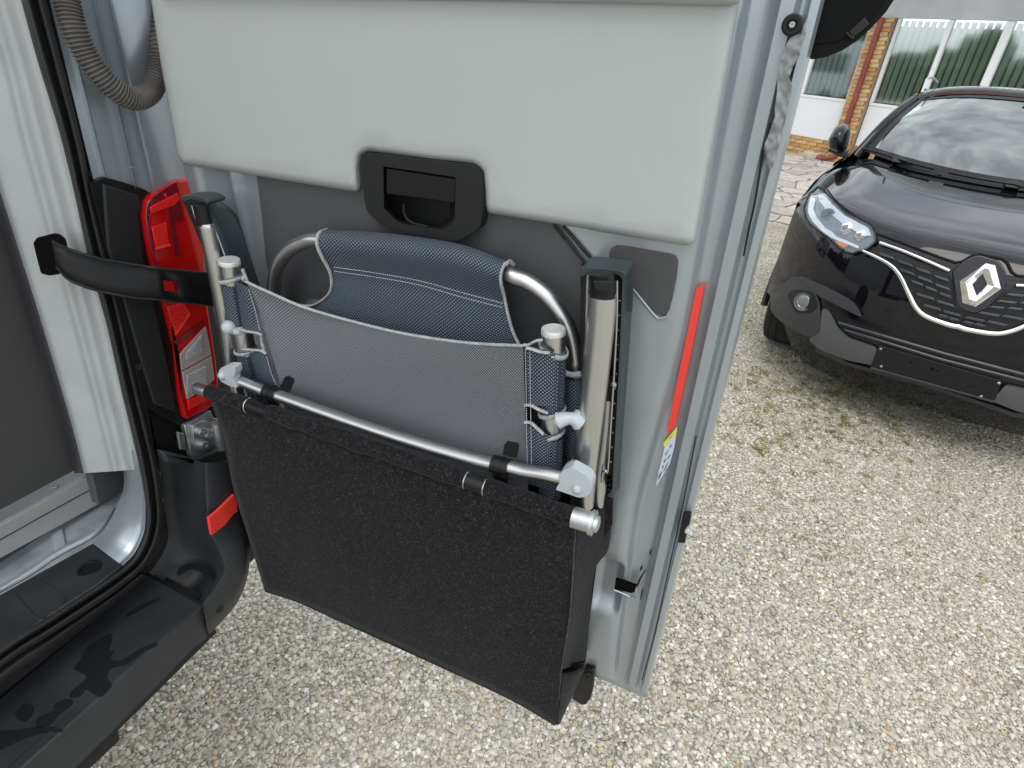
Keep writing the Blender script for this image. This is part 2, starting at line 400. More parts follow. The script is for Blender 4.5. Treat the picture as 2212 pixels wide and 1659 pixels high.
# ------------------------------------------------------------------ ground
def structure(o): o['kind'] = 'structure'; return o
def stuff(o): o['kind'] = 'stuff'; return o
WC, WR = cast(I4)
def GZ(x, y, z=0.0):
    d = WR(x, y); return WC + d * ((z - WC[2]) / d[2])
def gravel_mat():
    m = mat('gravel_bed', (.30, .28, .25), .9); t = m.node_tree; b = t.nodes['Principled BSDF']
    co = t.nodes.new('ShaderNodeTexCoord')
    v = t.nodes.new('ShaderNodeTexVoronoi'); v.inputs['Scale'].default_value = 85; t.links.new(co.outputs['Object'], v.inputs['Vector'])
    r = t.nodes.new('ShaderNodeValToRGB'); r.color_ramp.interpolation = 'CONSTANT'; e = r.color_ramp.elements
    cols = [(.0, (0.383, 0.352, 0.280)), (.2, (0.529, 0.501, 0.413)), (.36, (0.281, 0.264, 0.212)), (.5, (0.631, 0.605, 0.512)), (.64, (0.428, 0.381, 0.285)), (.75, (0.720, 0.694, 0.600)), (.88, (0.337, 0.331, 0.290)), (.95, (0.473, 0.341, 0.207))]
    e[0].position = 0; e[0].color = (*cols[0][1], 1); e[1].position = cols[1][0]; e[1].color = (*cols[1][1], 1)
    for p, c in cols[2:]: x = e.new(p); x.color = (*c, 1)
    sp = t.nodes.new('ShaderNodeSeparateColor'); t.links.new(v.outputs['Color'], sp.inputs[0]); t.links.new(sp.outputs[0], r.inputs[0])
    # sandy fill between the stones and broad tonal drift
    n = t.nodes.new('ShaderNodeTexNoise'); n.inputs['Scale'].default_value = 1.3; n.inputs['Detail'].default_value = 9; n.inputs['Roughness'].default_value = .62
    t.links.new(co.outputs['Object'], n.inputs['Vector'])
    r2 = t.nodes.new('ShaderNodeValToRGB'); r2.color_ramp.elements[0].position = .34; r2.color_ramp.elements[0].color = (.62, .60, .56, 1); r2.color_ramp.elements[1].position = .62; r2.color_ramp.elements[1].color = (1, 1, 1, 1)
    t.links.new(n.outputs['Fac'], r2.inputs[0])
    mu = t.nodes.new('ShaderNodeMix'); mu.data_type = 'RGBA'; mu.blend_type = 'MULTIPLY'; mu.inputs['Factor'].default_value = 1
    t.links.new(r.outputs[0], mu.inputs[6]); t.links.new(r2.outputs[0], mu.inputs[7])
    # moss: patches round the parked car's nose
    n3 = t.nodes.new('ShaderNodeTexNoise'); n3.inputs['Scale'].default_value = 5.5; n3.inputs['Detail'].default_value = 8; n3.inputs['Roughness'].default_value = .75
    t.links.new(co.outputs['Object'], n3.inputs['Vector'])
    vd = t.nodes.new('ShaderNodeVectorMath'); vd.operation = 'DISTANCE'; vd.inputs[1].default_value = (-.75, -.35, 0); t.links.new(co.outputs['Object'], vd.inputs[0])
    mr = t.nodes.new('ShaderNodeMapRange'); mr.inputs['From Min'].default_value = .2; mr.inputs['From Max'].default_value = 1.5; mr.inputs['To Min'].default_value = .17; mr.inputs['To Max'].default_value = -.06
    t.links.new(vd.outputs['Value'], mr.inputs['Value'])
    ad = t.nodes.new('ShaderNodeMath'); ad.operation = 'ADD'; t.links.new(n3.outputs['Fac'], ad.inputs[0]); t.links.new(mr.outputs[0], ad.inputs[1])
    r3 = t.nodes.new('ShaderNodeValToRGB'); r3.color_ramp.elements[0].position = .56; r3.color_ramp.elements[0].color = (0, 0, 0, 1); r3.color_ramp.elements[1].position = .72; r3.color_ramp.elements[1].color = (.75, .75, .75, 1)
    t.links.new(ad.outputs[0], r3.inputs[0])
    mg = t.nodes.new('ShaderNodeMix'); mg.data_type = 'RGBA'; mg.inputs[7].default_value = (.20, .19, .055, 1)
    t.links.new(r3.outputs[0], mg.inputs['Factor']); t.links.new(mu.outputs[2], mg.inputs[6]); t.links.new(mg.outputs[2], b.inputs['Base Color'])
    bu = t.nodes.new('ShaderNodeBump'); bu.inputs['Strength'].default_value = 1; bu.inputs['Distance'].default_value = .009; bu.invert = True
    t.links.new(v.outputs['Distance'], bu.inputs['Height']); t.links.new(bu.outputs[0], b.inputs['Normal'])
    return m
GRAVEL = gravel_mat()
g_me = meshof([(-150, -150, 0), (150, -150, 0), (150, 150, 0), (-150, 150, 0)], [(0, 1, 2, 3)])
ground = structure(link('gravel_ground', g_me, GRAVEL, None, smooth=False)); ground['label'] = 'wide gravel yard'
def pebble_mat():
    m = mat('pebble_stone', (.4, .4, .4), .75); t = m.node_tree; b = t.nodes['Principled BSDF']
    oi = t.nodes.new('ShaderNodeObjectInfo'); r = t.nodes.new('ShaderNodeValToRGB'); e = r.color_ramp.elements; r.color_ramp.interpolation = 'CONSTANT'
    cols = [(0, (0.418, 0.384, 0.307)), (.18, (0.493, 0.455, 0.369)), (.34, (0.346, 0.321, 0.259)), (.44, (0.565, 0.528, 0.442)), (.56, (0.398, 0.384, 0.331)), (.66, (0.461, 0.409, 0.307)), (.76, (0.629, 0.590, 0.499)), (.84, (0.293, 0.279, 0.240)), (.885, (0.493, 0.404, 0.259)), (.925, (0.754, 0.725, 0.633)), (.965, (0.398, 0.259, 0.154)), (.98, (0.210, 0.207, 0.191))]
    e[0].position = 0; e[0].color = (*cols[0][1], 1); e[1].position = cols[1][0]; e[1].color = (*cols[1][1], 1)
    for p, c in cols[2:]: x = e.new(p); x.color = (*c, 1)
    co = t.nodes.new('ShaderNodeTexCoord'); n = t.nodes.new('ShaderNodeTexNoise'); n.inputs['Scale'].default_value = 180; n.inputs['Detail'].default_value = 4
    t.links.new(co.outputs['Object'], n.inputs['Vector'])
    mr = t.nodes.new('ShaderNodeMapRange'); mr.inputs['To Min'].default_value = .72; mr.inputs['To Max'].default_value = 1.2; t.links.new(n.outputs['Fac'], mr.inputs['Value'])
    hs = t.nodes.new('ShaderNodeHueSaturation'); t.links.new(oi.outputs['Random'], r.inputs[0]); t.links.new(r.outputs[0], hs.inputs['Color']); t.links.new(mr.outputs[0], hs.inputs['Value'])
    t.links.new(hs.outputs[0], b.inputs['Base Color'])
    return m
PEB = pebble_mat()
# real pebbles over the part of the yard near the viewer
PEB_MEAN = .0115
reg = [GZ(-250, 1800), GZ(2400, 1800), GZ(2560, 640), GZ(1560, 560), GZ(1250, 1050), GZ(300, 1300)]
bm = bmesh.new(); bm.faces.new([bm.verts.new(v + Vector((0, 0, .0015))) for v in reg]); bmesh.ops.recalc_face_normals(bm, faces=bm.faces)
if bm.faces[:][0].normal.z < 0: bmesh.ops.reverse_faces(bm, faces=bm.faces)
bmesh.ops.triangulate(bm, faces=bm.faces); pm = bpy.data.meshes.new('pebble_area'); bm.to_mesh(pm); bm.free(); pm.materials.append(PEB)
po = bpy.data.objects.new('pebbles', pm); C.objects.link(po); stuff(po); po['label'] = 'loose pebbles of the gravel yard'
ng = bpy.data.node_groups.new('pebble_scatter', 'GeometryNodeTree')
ng.interface.new_socket('Geometry', in_out='INPUT', socket_type='NodeSocketGeometry'); ng.interface.new_socket('Geometry', in_out='OUTPUT', socket_type='NodeSocketGeometry')
N_ = ng.nodes.new; LK = ng.links.new
gi, go = N_('NodeGroupInput'), N_('NodeGroupOutput')
def vals(n, **k):
    for a, b in k.items():
        for s in n.inputs:
            if s.name == a.replace('_', ' ') and s.enabled: s.default_value = b; break
    return n
join = N_('GeometryNodeGeometryToInstance')
for q in range(6):
    ico = N_('GeometryNodeMeshIcoSphere'); ico.inputs['Radius'].default_value = 1; ico.inputs['Subdivisions'].default_value = 2
    tf = N_('GeometryNodeTransform'); tf.inputs['Scale'].default_value = (1, random.uniform(.68, .95), random.uniform(.42, .68))
    spn = N_('GeometryNodeSetPosition'); nn = N_('ShaderNodeTexNoise'); nn.inputs['Scale'].default_value = .9 + .25 * q; nn.noise_dimensions = '4D'; nn.inputs['W'].default_value = q * 3.7
    sub = N_('ShaderNodeVectorMath'); sub.operation = 'SUBTRACT'; sub.inputs[1].default_value = (.5, .5, .5)
    sc = N_('ShaderNodeVectorMath'); sc.operation = 'SCALE'; sc.inputs['Scale'].default_value = .9
    LK(ico.outputs[0], tf.inputs['Geometry']); LK(tf.outputs[0], spn.inputs['Geometry']); LK(nn.outputs['Color'], sub.inputs[0]); LK(sub.outputs[0], sc.inputs[0]); LK(sc.outputs[0], spn.inputs['Offset'])
    sh = N_('GeometryNodeSetShadeSmooth'); LK(spn.outputs[0], sh.inputs[0])
    sm_ = N_('GeometryNodeSetMaterial'); sm_.inputs['Material'].default_value = PEB; LK(sh.outputs[0], sm_.inputs[0]); LK(sm_.outputs[0], join.inputs[0])
dp = N_('GeometryNodeDistributePointsOnFaces'); dp.distribute_method = 'RANDOM'; vals(dp, Density=17000.0, Seed=3)
LK(gi.outputs[0], dp.inputs['Mesh'])
ip = N_('GeometryNodeInstanceOnPoints'); ip.inputs['Pick Instance'].default_value = True
LK(dp.outputs['Points'], ip.inputs['Points']); LK(join.outputs[0], ip.inputs['Instance'])
rv = N_('FunctionNodeRandomValue'); rv.data_type = 'FLOAT_VECTOR'; rv.inputs[0].default_value = (-.35, -.35, 0); rv.inputs[1].default_value = (.35, .35, 6.283)
rs = N_('FunctionNodeRandomValue'); rs.data_type = 'FLOAT'
for s in rs.inputs:
    if s.enabled and s.name == 'Min': s.default_value = 0.0
    if s.enabled and s.name == 'Max': s.default_value = 1.0
    if s.enabled and s.name == 'Seed': s.default_value = 9
pw = N_('ShaderNodeMath'); pw.operation = 'POWER'; pw.inputs[1].default_value = 2.2
ma = N_('ShaderNodeMath'); ma.operation = 'MULTIPLY_ADD'; ma.inputs[1].default_value = .0068; ma.inputs[2].default_value = .0032
rso = [s for s in rs.outputs if s.enabled][0]; rvo = [s for s in rv.outputs if s.enabled][0]
LK(rso, pw.inputs[0]); LK(pw.outputs[0], ma.inputs[0])
ri = N_('FunctionNodeRandomValue'); ri.data_type = 'INT'
for s in ri.inputs:
    if s.enabled and s.name == 'Min': s.default_value = 0
    if s.enabled and s.name == 'Max': s.default_value = 5
LK([s for s in ri.outputs if s.enabled][0], ip.inputs['Instance Index'])
LK(rvo, ip.inputs['Rotation']); LK(ma.outputs[0], ip.inputs['Scale']); LK(ip.outputs[0], go.inputs[0])
md = po.modifiers.new('scatter', 'NODES'); md.node_group = ng

# tufts of moss and weed in the gravel
MOSS = mat('moss_green', (.19, .20, .045), .9, var=.3, vscale=20, col2=(.30, .28, .08))
vs, fs = [], []
def tuft(cx, cy, n, h, spread):
    for _ in range(n):
        x = cx + random.gauss(0, spread); y = cy + random.gauss(0, spread); a = random.uniform(0, 6.28); wd = random.uniform(.0012, .003); hh = h * random.uniform(.4, 1)
        dx, dy = math.cos(a) * wd, math.sin(a) * wd; lx, ly = random.gauss(0, hh * .6), random.gauss(0, hh * .6); k = len(vs)
        vs.extend([(x - dx, y - dy, .004), (x + dx, y + dy, .004), (x + lx, y + ly, .006 + hh)]); fs.append((k, k + 1, k + 2))
for _ in range(420):
    p = GZ(random.gauss(1800, 130), random.gauss(850, 80)); tuft(p.x, p.y, 26, .012, random.uniform(.006, .022))
for _ in range(60):
    p = GZ(random.uniform(1560, 2212), random.uniform(780, 1300)); tuft(p.x, p.y, 18, .010, .008)
stuff(link('moss', meshof(vs, fs), MOSS, None, smooth=False))['label'] = 'small moss tufts growing in the gravel'

# crazy paving towards the building: every stone its own piece
JOINTM = mat('paving_joint', (.20, .18, .16), .95)
pav = structure(link('paving', meshof([BLD @ Vector(p) for p in ((-.75, -5.85, .004), (4.5, -5.55, .004), (4.5, .05, .004), (-.75, .05, .004))], [(0, 1, 2, 3)]), JOINTM, None, smooth=False))
pav['label'] = 'crazy paving strip in front of the building'
STONES = [mat('paving_stone_%d' % i, c, .8, var=.14, vscale=9, bump=.5, bscale=40, bdist=.004) for i, c in enumerate([(.44, .40, .35), (.50, .46, .40), (.38, .35, .31), (.47, .42, .38)])]
def clip(poly, p, q):
    """keep the half of the polygon nearer to p than to q"""
    m_ = (p + q) / 2; d = q - p; out = []
    for i in range(len(poly)):
        a, b = poly[i - 1], poly[i]; sa, sb = (a - m_).dot(d), (b - m_).dot(d)
        if (sa <= 0) != (sb <= 0): out.append(a.lerp(b, sa / (sa - sb)))
        if sb <= 0: out.append(b)
    return out
seeds = {}
NX, NY, CS = 14, 16, .36
for i in range(-1, NX + 1):
    for j in range(-1, NY + 1): seeds[i, j] = Vector((-.65 + (i + .5 + random.uniform(-.42, .42)) * CS, -5.78 + (j + .5 + random.uniform(-.42, .42)) * CS))
for i in range(NX):
    for j in range(NY):
        p = seeds[i, j]; pl = [p + Vector(q) for q in ((-1, -1), (1, -1), (1, 1), (-1, 1))]
        for a in range(-2, 3):
            for b in range(-2, 3):
                if (a or b) and (i + a, j + b) in seeds: pl = clip(pl, p, seeds[i + a, j + b])
        if len(pl) < 3: continue
        c = sum(pl, Vector((0, 0))) / len(pl); pl = [c + (q - c) * (1 - .022 / max(.05, (q - c).length)) for q in pl]
        h = .010 + random.uniform(0, .012); n = len(pl)
        top = [BLD @ Vector((q.x, q.y, h + random.uniform(-.002, .002))) for q in pl]; bot = [BLD @ Vector((q.x, q.y, .005)) for q in pl]
        me = meshof(top + bot, [tuple(range(n))] + [(k, (k + 1) % n, (k + 1) % n + n, k + n) for k in range(n)])
        link('stone', me, random.choice(STONES), pav, smooth=False)

# ------------------------------------------------------------------ showroom building
bd = root('showroom_building', 'white showroom with ochre brick pillar, red downpipe and tinted windows behind the black car', 'building', BLD, (0, 0, 0))
BRK = [mat('ochre_brick_%d' % i, c, .85, var=.22, vscale=14, bump=.5, bscale=60, bdist=.004) for i, c in enumerate([(.46, .27, .10), (.52, .33, .14), (.40, .22, .08), (.56, .38, .19), (.44, .30, .16)])]
box('wall', (-6, .06, 0), (1.10, .25, 1.05), MORTAR, bd); box('wall', (1.52, .06, 0), (9, .25, 1.05), MORTAR, bd)
box('lower_panel', (-6, .0, .352), (1.105, .058, 1.065), WHITEPAN, bd); box('lower_panel', (1.515, .0, .352), (9, .058, 1.065), WHITEPAN, bd)
box('plinth', (-6, .0, 0), (-.8, .058, .35), BRK[0], bd); box('plinth', (2.4, .0, 0), (9, .058, .35), BRK[1], bd)
brick_meshes = {}
def brick(x0, x1, y0, y1, z0, z1):
    key = (round(x1 - x0, 3), round(y1 - y0, 3), round(z1 - z0, 3)); mi = random.randrange(5)
    if (key, mi) not in brick_meshes:
        wv_, dv, hv = (k / 2 for k in key)
        v = [(x, y, z) for z in (-hv, hv) for y in (-dv, dv) for x in (-wv_, wv_)]
        me = meshof(v, [(0, 2, 3, 1), (4, 5, 7, 6), (0, 1, 5, 4), (2, 6, 7, 3), (0, 4, 6, 2), (1, 3, 7, 5)]); me.materials.append(BRK[mi]); brick_meshes[key, mi] = me
    o = bpy.data.objects.new('brick', brick_meshes[key, mi]); C.objects.link(o); o.parent = bd
    o.location = ((x0 + x1) / 2, (y0 + y1) / 2 - random.uniform(0, .010), (z0 + z1) / 2)
box('wall', (-.8, .015, 0), (1.12, .058, .35), MORTAR, bd); box('wall', (1.5, .015, 0), (2.4, .058, .35), MORTAR, bd)
for r_ in range(5):
    for seg0, seg1 in ((-.8, 1.12), (1.5, 2.4)):
        x = seg0 - (.12 if r_ % 2 else 0)
        while x < seg1 - .02:
            a, b = max(x, seg0), min(x + .232, seg1)
            if b - a > .03: brick(round(a, 2), round(b, 2), -.012, .016, r_ * .070 + .003, r_ * .070 + .066)
            x += .24
box('pillar_core', (1.125, -.10, 0), (1.495, .2, 2.455), MORTAR, bd)
for r_ in range(35):
    x = 1.12 - (.12 if r_ % 2 else 0)
    while x < 1.48:
        a, b = max(x, 1.12), min(x + .232, 1.50)
        if b - a > .03: brick(round(a, 2), round(b, 2), -.128, -.098, r_ * .070 + .003, r_ * .070 + .066)
        x += .24
dpz = box('downpipe', (1.255, -.20, .16), (1.345, -.130, 2.452), PIPEM, bd, .012)
tube('downpipe_shoe', [(1.30, -.165, .17), (1.27, -.19, .10), (1.12, -.24, .05), (.98, -.28, .04)], .042, PIPEM, bd, 16)
box('step_block', (.62, -.16, .0), (.92, -.02, .10), STONES[1], bd, .01)
# windows: frame, pane, sill for each opening
def window(x0, x1, muls, blinds):
    z0, z1 = 1.068, 2.452
    f = box('window_frame', (x0, -.012, z0), (x1, .05, z0 + .045), WHITEFR, bd)
    box('upright', (x0, -.015, z0 + .046), (x0 + .055, .05, z1), WHITEFR, f); box('upright', (x1 - .055, -.015, z0 + .046), (x1, .05, z1), WHITEFR, f)
    for mx_, mw in muls: box('mullion', (mx_ - mw / 2, -.018, z0 + .046), (mx_ + mw / 2, .05, z1), WHITEFR, f)
    edges = [x0 + .056] + [e for mx_, mw in muls for e in (mx_ - mw / 2 - .001, mx_ + mw / 2 + .001)] + [x1 - .056]
    for a, b in zip(edges[::2], edges[1::2]):
        box('seal', (a, .006, z0 + .046), (b, .018, z0 + .06), RUBBER, f)
        box('pane', (a, .022, z0 + .061), (b, .028, z1), WINGLASS, f)
        if blinds:
            x = a + .03
            while x < b - .03:
                an = rad(random.uniform(48, 62)); mm = Matrix.Translation((x, .16, 0)) @ Matrix.Rotation(an, 4, 'Z')
                box('blind_slat', (-.045, -.001, z0 + .07), (.045, .001, z1 - .02), BLIND, f, rot=mm); x += .115
window(-1.6, 1.105, [(-.75, .06), (.105, .065)], True); window(1.515, 4.9, [(2.385, .07), (3.237, .115), (4.05, .07)], True)
box('room_floor', (-6, .26, .0), (9, 5, .3), ROOM, bd); box('room_back', (-6, 5, 0), (9, 5.1, 2.6), ROOM, bd)
box('upper_wall', (-6, .03, 1.05), (-1.605, .25, 2.45), WHITEPAN, bd); box('upper_wall', (4.905, .03, 1.05), (9, .25, 2.45), WHITEPAN, bd)
box('header_panel', (-6, -.03, 2.456), (9, .05, 3.35), CANOPY, bd, .004)
box('eaves', (-6, -.75, 3.352), (9, 5.1, 3.46), CANOPY, bd, .01)
box('fascia', (-6, -.80, 3.34), (9, -.752, 3.62), ROOFRED, bd)
loft('roof', [[(-6, -.78, 3.62), (9, -.78, 3.62)], [(-6, 2.2, 4.5), (9, 2.2, 4.5)], [(-6, 5.1, 3.5), (9, 5.1, 3.5)]], ROOFRED, bd, sm=False)

# hedge and trees on the far side of the yard (seen as reflections in the glass)
LEAF = mat('hedge_leaf', (.15, .20, .085), .6, var=.3, vscale=1.2, col2=(.27, .32, .15)); BARK = mat('bark', (.09, .07, .05), .9)
def foliage(n, fn):
    vs, fs = [], []
    for _ in range(n):
        p = fn(); a = Vector((random.gauss(0, 1), random.gauss(0, 1), random.gauss(0, 1))).normalized(); b = a.orthogonal().normalized(); s = random.uniform(.06, .14); k = len(vs)
        vs.extend([p - a * s - b * s * .5, p + a * s - b * s * .5, p + a * s + b * s * .5, p - a * s + b * s * .5]); fs.append((k, k + 1, k + 2, k + 3))
    return meshof(vs, fs)
def hedge_pt():
    x = random.uniform(-27, 12); h = 2.5 + .7 * noise.noise(Vector((x * .35, 0, 0))) + .7 * noise.noise(Vector((x * 1.3, 5, 0)))
    return Vector((x, -30 + random.gauss(0, .45), h * (1 - random.random() ** 2.2)))
hd = link('hedge', foliage(26000, hedge_pt), LEAF, None, smooth=False); hd.matrix_world = BLD; stuff(hd); hd['label'] = 'rough green hedge across the yard'
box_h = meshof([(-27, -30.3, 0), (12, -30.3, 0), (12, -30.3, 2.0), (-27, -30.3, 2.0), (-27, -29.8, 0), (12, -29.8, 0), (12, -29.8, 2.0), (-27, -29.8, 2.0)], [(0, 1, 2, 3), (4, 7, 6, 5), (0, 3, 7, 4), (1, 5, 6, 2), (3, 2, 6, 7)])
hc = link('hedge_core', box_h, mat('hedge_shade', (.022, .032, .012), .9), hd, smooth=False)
for i, (tx, th_) in enumerate([(-8.5, 3.9), (-15.5, 4.2), (-4.0, 4.4)]):
    tr = root('tree', ['tallest tree behind the hedge', 'small tree at the far end of the hedge', 'leafy tree beyond the hedge near the van'][i], 'tree', BLD, (tx, -31.5, 0), 'trees behind the hedge')
    tube('trunk', [(tx, -31.5, 0), (tx + .1, -31.4, th_ * .35), (tx + .3, -31.6, th_ * .8)], lambda t: .14 * (1 - .7 * t), BARK, tr, 10)
    for k in range(5):
        a = k * 1.3; tube('limb', [(tx + .1, -31.45, th_ * (.3 + .08 * k)), (tx + math.cos(a) * .8, -31.5 + math.sin(a) * .5, th_ * (.5 + .09 * k))], lambda t: .05 * (1 - .6 * t), BARK, tr, 8)
    def cp():
        while True:
            q = Vector((random.uniform(-1, 1), random.uniform(-1, 1), random.uniform(-1, 1)))
            if q.length < 1 and noise.noise(q * 2.2 + Vector((i * 9, 0, 0))) > -.12: return Vector((tx + q.x * 1.5, -31.5 + q.y * 1.2, th_ * .72 + q.z * th_ * .33))
    link('crown', foliage(3500, cp), LEAF, tr, smooth=False)
# another silver van parked across the yard (it shows in the left-hand panes)
ov = root('parked_van', 'silver panel van parked across the yard, reflected in the left window', 'van', BLD, (-9.7, -16, 0))
prof_ = [(-12.6, .45), (-12.65, 1.0), (-12.0, 1.25), (-11.2, 2.3), (-10.6, 2.55), (-6.95, 2.55), (-6.75, 2.2), (-6.75, .45)]
vs = [Vector((x, -17.0 + s, z)) for s in (0, .08, 1.92, 2.0) for x, z in [((x if s in (.08, 1.92) else x * .997 - .029), (z if s in (.08, 1.92) else (z - .1 if z > .5 else z))) for x, z in prof_]]; n = len(prof_)
me = meshof(vs, [(i * n + k, i * n + (k + 1) % n, (i + 1) * n + (k + 1) % n, (i + 1) * n + k) for i in range(3) for k in range(n)] + [tuple(range(n)), tuple(range(3 * n, 4 * n))[::-1]])
bm = bmesh.new(); bm.from_mesh(me); bmesh.ops.recalc_face_normals(bm, faces=bm.faces); bm.to_mesh(me); bm.free()
bevel(link('body', me, SILVER, ov, sharp=25), .03, 2)
DG = mat('dark_van_glass', (.01, .012, .014), .05)
for a, b in ((-9.0, -7.3), (-10.9, -9.9)): box('side_window', (a, -15.01, 1.35), (b, -14.985, 2.1), DG, ov, .01)
for s in (-15.4, -16.7): box('tail_lamp', (-6.76, s - .08, .9), (-6.735, s + .08, 1.7), REDLENS, ov, .01)
box('tail_lamp', (-6.95, -15.02, .9), (-6.76, -14.98, 1.7), REDLENS, ov, .01); box('bumper', (-7.1, -17, .38), (-6.66, -14.97, .62), BUMPER, ov, .03)
for x in (-11.7, -7.9):
    for y_ in (-16.98, -15.2): lathe('wheel', (x, y_, .35), (0, 1, 0), [(0, .001), (0, .3), (.02, .35), (.2, .35), (.22, .3), (.22, .2), (.19, .15), (.19, .001)], TYRE, ov, 28)

# ------------------------------------------------------------------ parked black car (its nose at the world origin, facing -Y)
car = root('parked_car', 'glossy black crossover car parked nose forward on the gravel behind the open van door', 'car', I4, (0, 1.5, 0))
XC = 0.012
def lin(xs, ys, x): return float(np.interp(x, xs, ys))
def yF(x, z):
    u = min(abs(x - XC) / .92, 1.05)
    return lin([.20, .28, .36, .44, .55, .66, .74, .82, .90, .96, 1.02, 1.1], [.10, .05, .02, .0, .0, .012, .02, .032, .05, .075, .125, .22], z) + .50 * u ** 3.4
def zH(x, y):
    u = min(abs(x - XC) / .92, 1.05)
    z = lin([0, .06, .12, .22, .40, .7, 1.05, 1.5, 2.2], [.955, .985, 1.008, 1.034, 1.065, 1.108, 1.155, 1.19, 1.2], y)
    return z - .11 * u ** 8 + .018 * math.exp(-((u - .72) / .12) ** 2) * min(1, y / .5)
def inbody(p): return p.z < zH(p.x, p.y) and p.y > yF(p.x, p.z) and abs(p.x - XC) < .925
def BODY(off=0.0):
    def f(x, y):
        d = WR(x, y).normalized(); t = 2.0
        while t < 7 and not inbody(WC + d * t): t += .02
        if t >= 7: t = (0.6 - WC.y) / d.y; return WC + d * t
        a, b = t - .02, t
        for _ in range(12):
            m_ = (a + b) / 2
            if inbody(WC + d * m_): b = m_
            else: a = m_
        return WC + d * (b - off)
    return f
def MIR(s): return lambda x, y: (lambda p: Vector((2 * XC - p.x, p.y, p.z)))(s(x, y))
# body shell: columns run up the nose and back over the bonnet
xs = [XC + .92 * k for k in (-1, -.985, -.96, -.92, -.87, -.8, -.72, -.62, -.5, -.38, -.25, -.12, 0, .12, .25, .38, .5, .62, .72, .8, .87, .92, .96, .985, 1)]
cols_ = []
for x in xs:
    zt = .9
    for _ in range(40): zt = zH(x, yF(x, zt))
    col = []
    zb = .21 + .24 * (lambda t: t * t * (3 - 2 * t))(max(0, min(1, (abs(x - XC) / .92 - .62) / .3)))
    for k in range(19): z = zb + (zt - .012 - zb) * k / 18; col.append(Vector((x, yF(x, z), z)))
    y0_ = yF(x, zt); ye = 1.10 + .40 * (abs(x - XC) / .92) ** 2
    for k in range(16): y = y0_ + .012 + (ye - y0_ - .012) * k / 15; col.append(Vector((x, y, zH(x, y))))
    cols_.append(col)
nr = len(cols_[0]); vs = [v for c in cols_ for v in c]
fs = [(i * nr + j, (i + 1) * nr + j, (i + 1) * nr + j + 1, i * nr + j + 1) for i in range(len(xs) - 1) for j in range(nr - 1)]
link('body_front', meshof(vs, fs), BLKPAINT, car, sharp=60)
# flanks with wheel arches
for sgn in (-1, 1):
    vs, fs = [], []; ny, nz_ = 60, 18
    for i in range(ny + 1):
        for j in range(nz_ + 1):
            t = i / ny; y = .5 + .0 + t * 3.7; ztop = (zH(XC + .92, y) if y < 1.5 else 1.10) ; z = .26 + (ztop - .26) * j / nz_
            if i == 0: y = yF(XC + .92, z)
            bul = .012 * math.exp(-((y - .95) / .4) ** 2) + .02 * math.sin(min(1, (z - .2) / .8) * math.pi)
            vs.append((XC + sgn * (.918 + bul * min(1, t * 8)), y, z))
    for i in range(ny):
        for j in range(nz_):
            a = i * (nz_ + 1) + j; q = [a, a + 1, a + nz_ + 2, a + nz_ + 1]; c = sum((Vector(vs[k]) for k in q), Vector()) / 4
            if math.hypot(c.y - .95, c.z - .34) < .375 or math.hypot(c.y - 3.6, c.z - .34) < .375: continue
            fs.append(q if sgn < 0 else q[::-1])
    link('flank', meshof(vs, fs), BLKPAINT, car, sharp=60)
    arch = [(XC + sgn * .925, .95 + .385 * math.cos(a), .34 + .385 * math.sin(a)) for a in [math.pi * k / 10 for k in range(11)]]
    tube('arch_trim', arch, .022, CARPLAS, car, 10)
    for wy in (.95, 3.6):
        wx = XC + sgn * .80
        tv = lathe('tyre', (wx - .115, wy, .345), (1, 0, 0), [(0, .24), (.0, .30), (.012, .33), (.04, .343), (.19, .343), (.218, .33), (.23, .30), (.23, .24)], TYRE, car, 40)
        for k in range(4): lathe('tread_groove', (wx - .072 + k * .045, wy, .345), (1, 0, 0), [(0, .3432), (.002, .3445), (.006, .3445), (.008, .3432)], mat('tread_dark', (.006, .006, .006), .9), tv, 40)
        lathe('rim', (wx - sgn * .02 + (.06 if sgn > 0 else -.06), wy, .345), (1, 0, 0), [(0, .24), (.05, .235), (.052, .08), (.03, .0)], SKID, tv, 24)
box('underbody', (-.74, .34, .24), (.76, 4.1, .42), mat('underbody_dark', (.01, .01, .01), .9), car)
# rear deck, roof, pillars
def roofz(x, y): return lin([1.70, 2.0, 2.4, 3.2, 3.9, 4.2], [1.585, 1.618, 1.632, 1.615, 1.55, 1.45], y) - .075 * (abs(x - XC) / .62) ** 3.2
hw = lambda y: lin([1.7, 2.4, 4.2], [.60, .62, .56], y)
rows = []
for k in range(14):
    y = 1.74 + 2.4 * k / 13; rows.append([Vector((XC + hw(y) * u, y + .10 * u * u * (1 if k == 0 else max(0, 1 - k / 3)), roofz(XC + hw(y) * u, y))) for u in [q / 8 - 1 for q in range(17)]])
loft('roof', rows, BLKPAINT, car, sm=False, sharp=60)
def ws(u, v):   # windscreen: u -1..1 across, v 0 bottom .. 1 top
    b = Vector((XC + .765 * u, 1.085 + .36 * abs(u) ** 2.2, 1.168 + .045 * u * u)); t = Vector((XC + .60 * u, 1.74 + .10 * u * u, 1.583 - .073 * abs(u) ** 3.2))
    return b.lerp(t, v) + Vector((0, -.05, .05)) * math.sin(v * math.pi) * .6
g_rows = [[ws(-1 + q / 8, k / 8) for q in range(17)] for k in range(9)]
wsd = loft('windscreen', g_rows, CARGLASS, car, sm=False, sharp=60)
def border(name, u0, u1, v0, v1, off, m, nu=14, nv=3):
    return loft(name, [[ws(u0 + (u1 - u0) * q / nu, v0 + (v1 - v0) * k / nv) + Vector((0, -off, off)) for q in range(nu + 1)] for k in range(nv + 1)], m, wsd, sm=False, sharp=60)
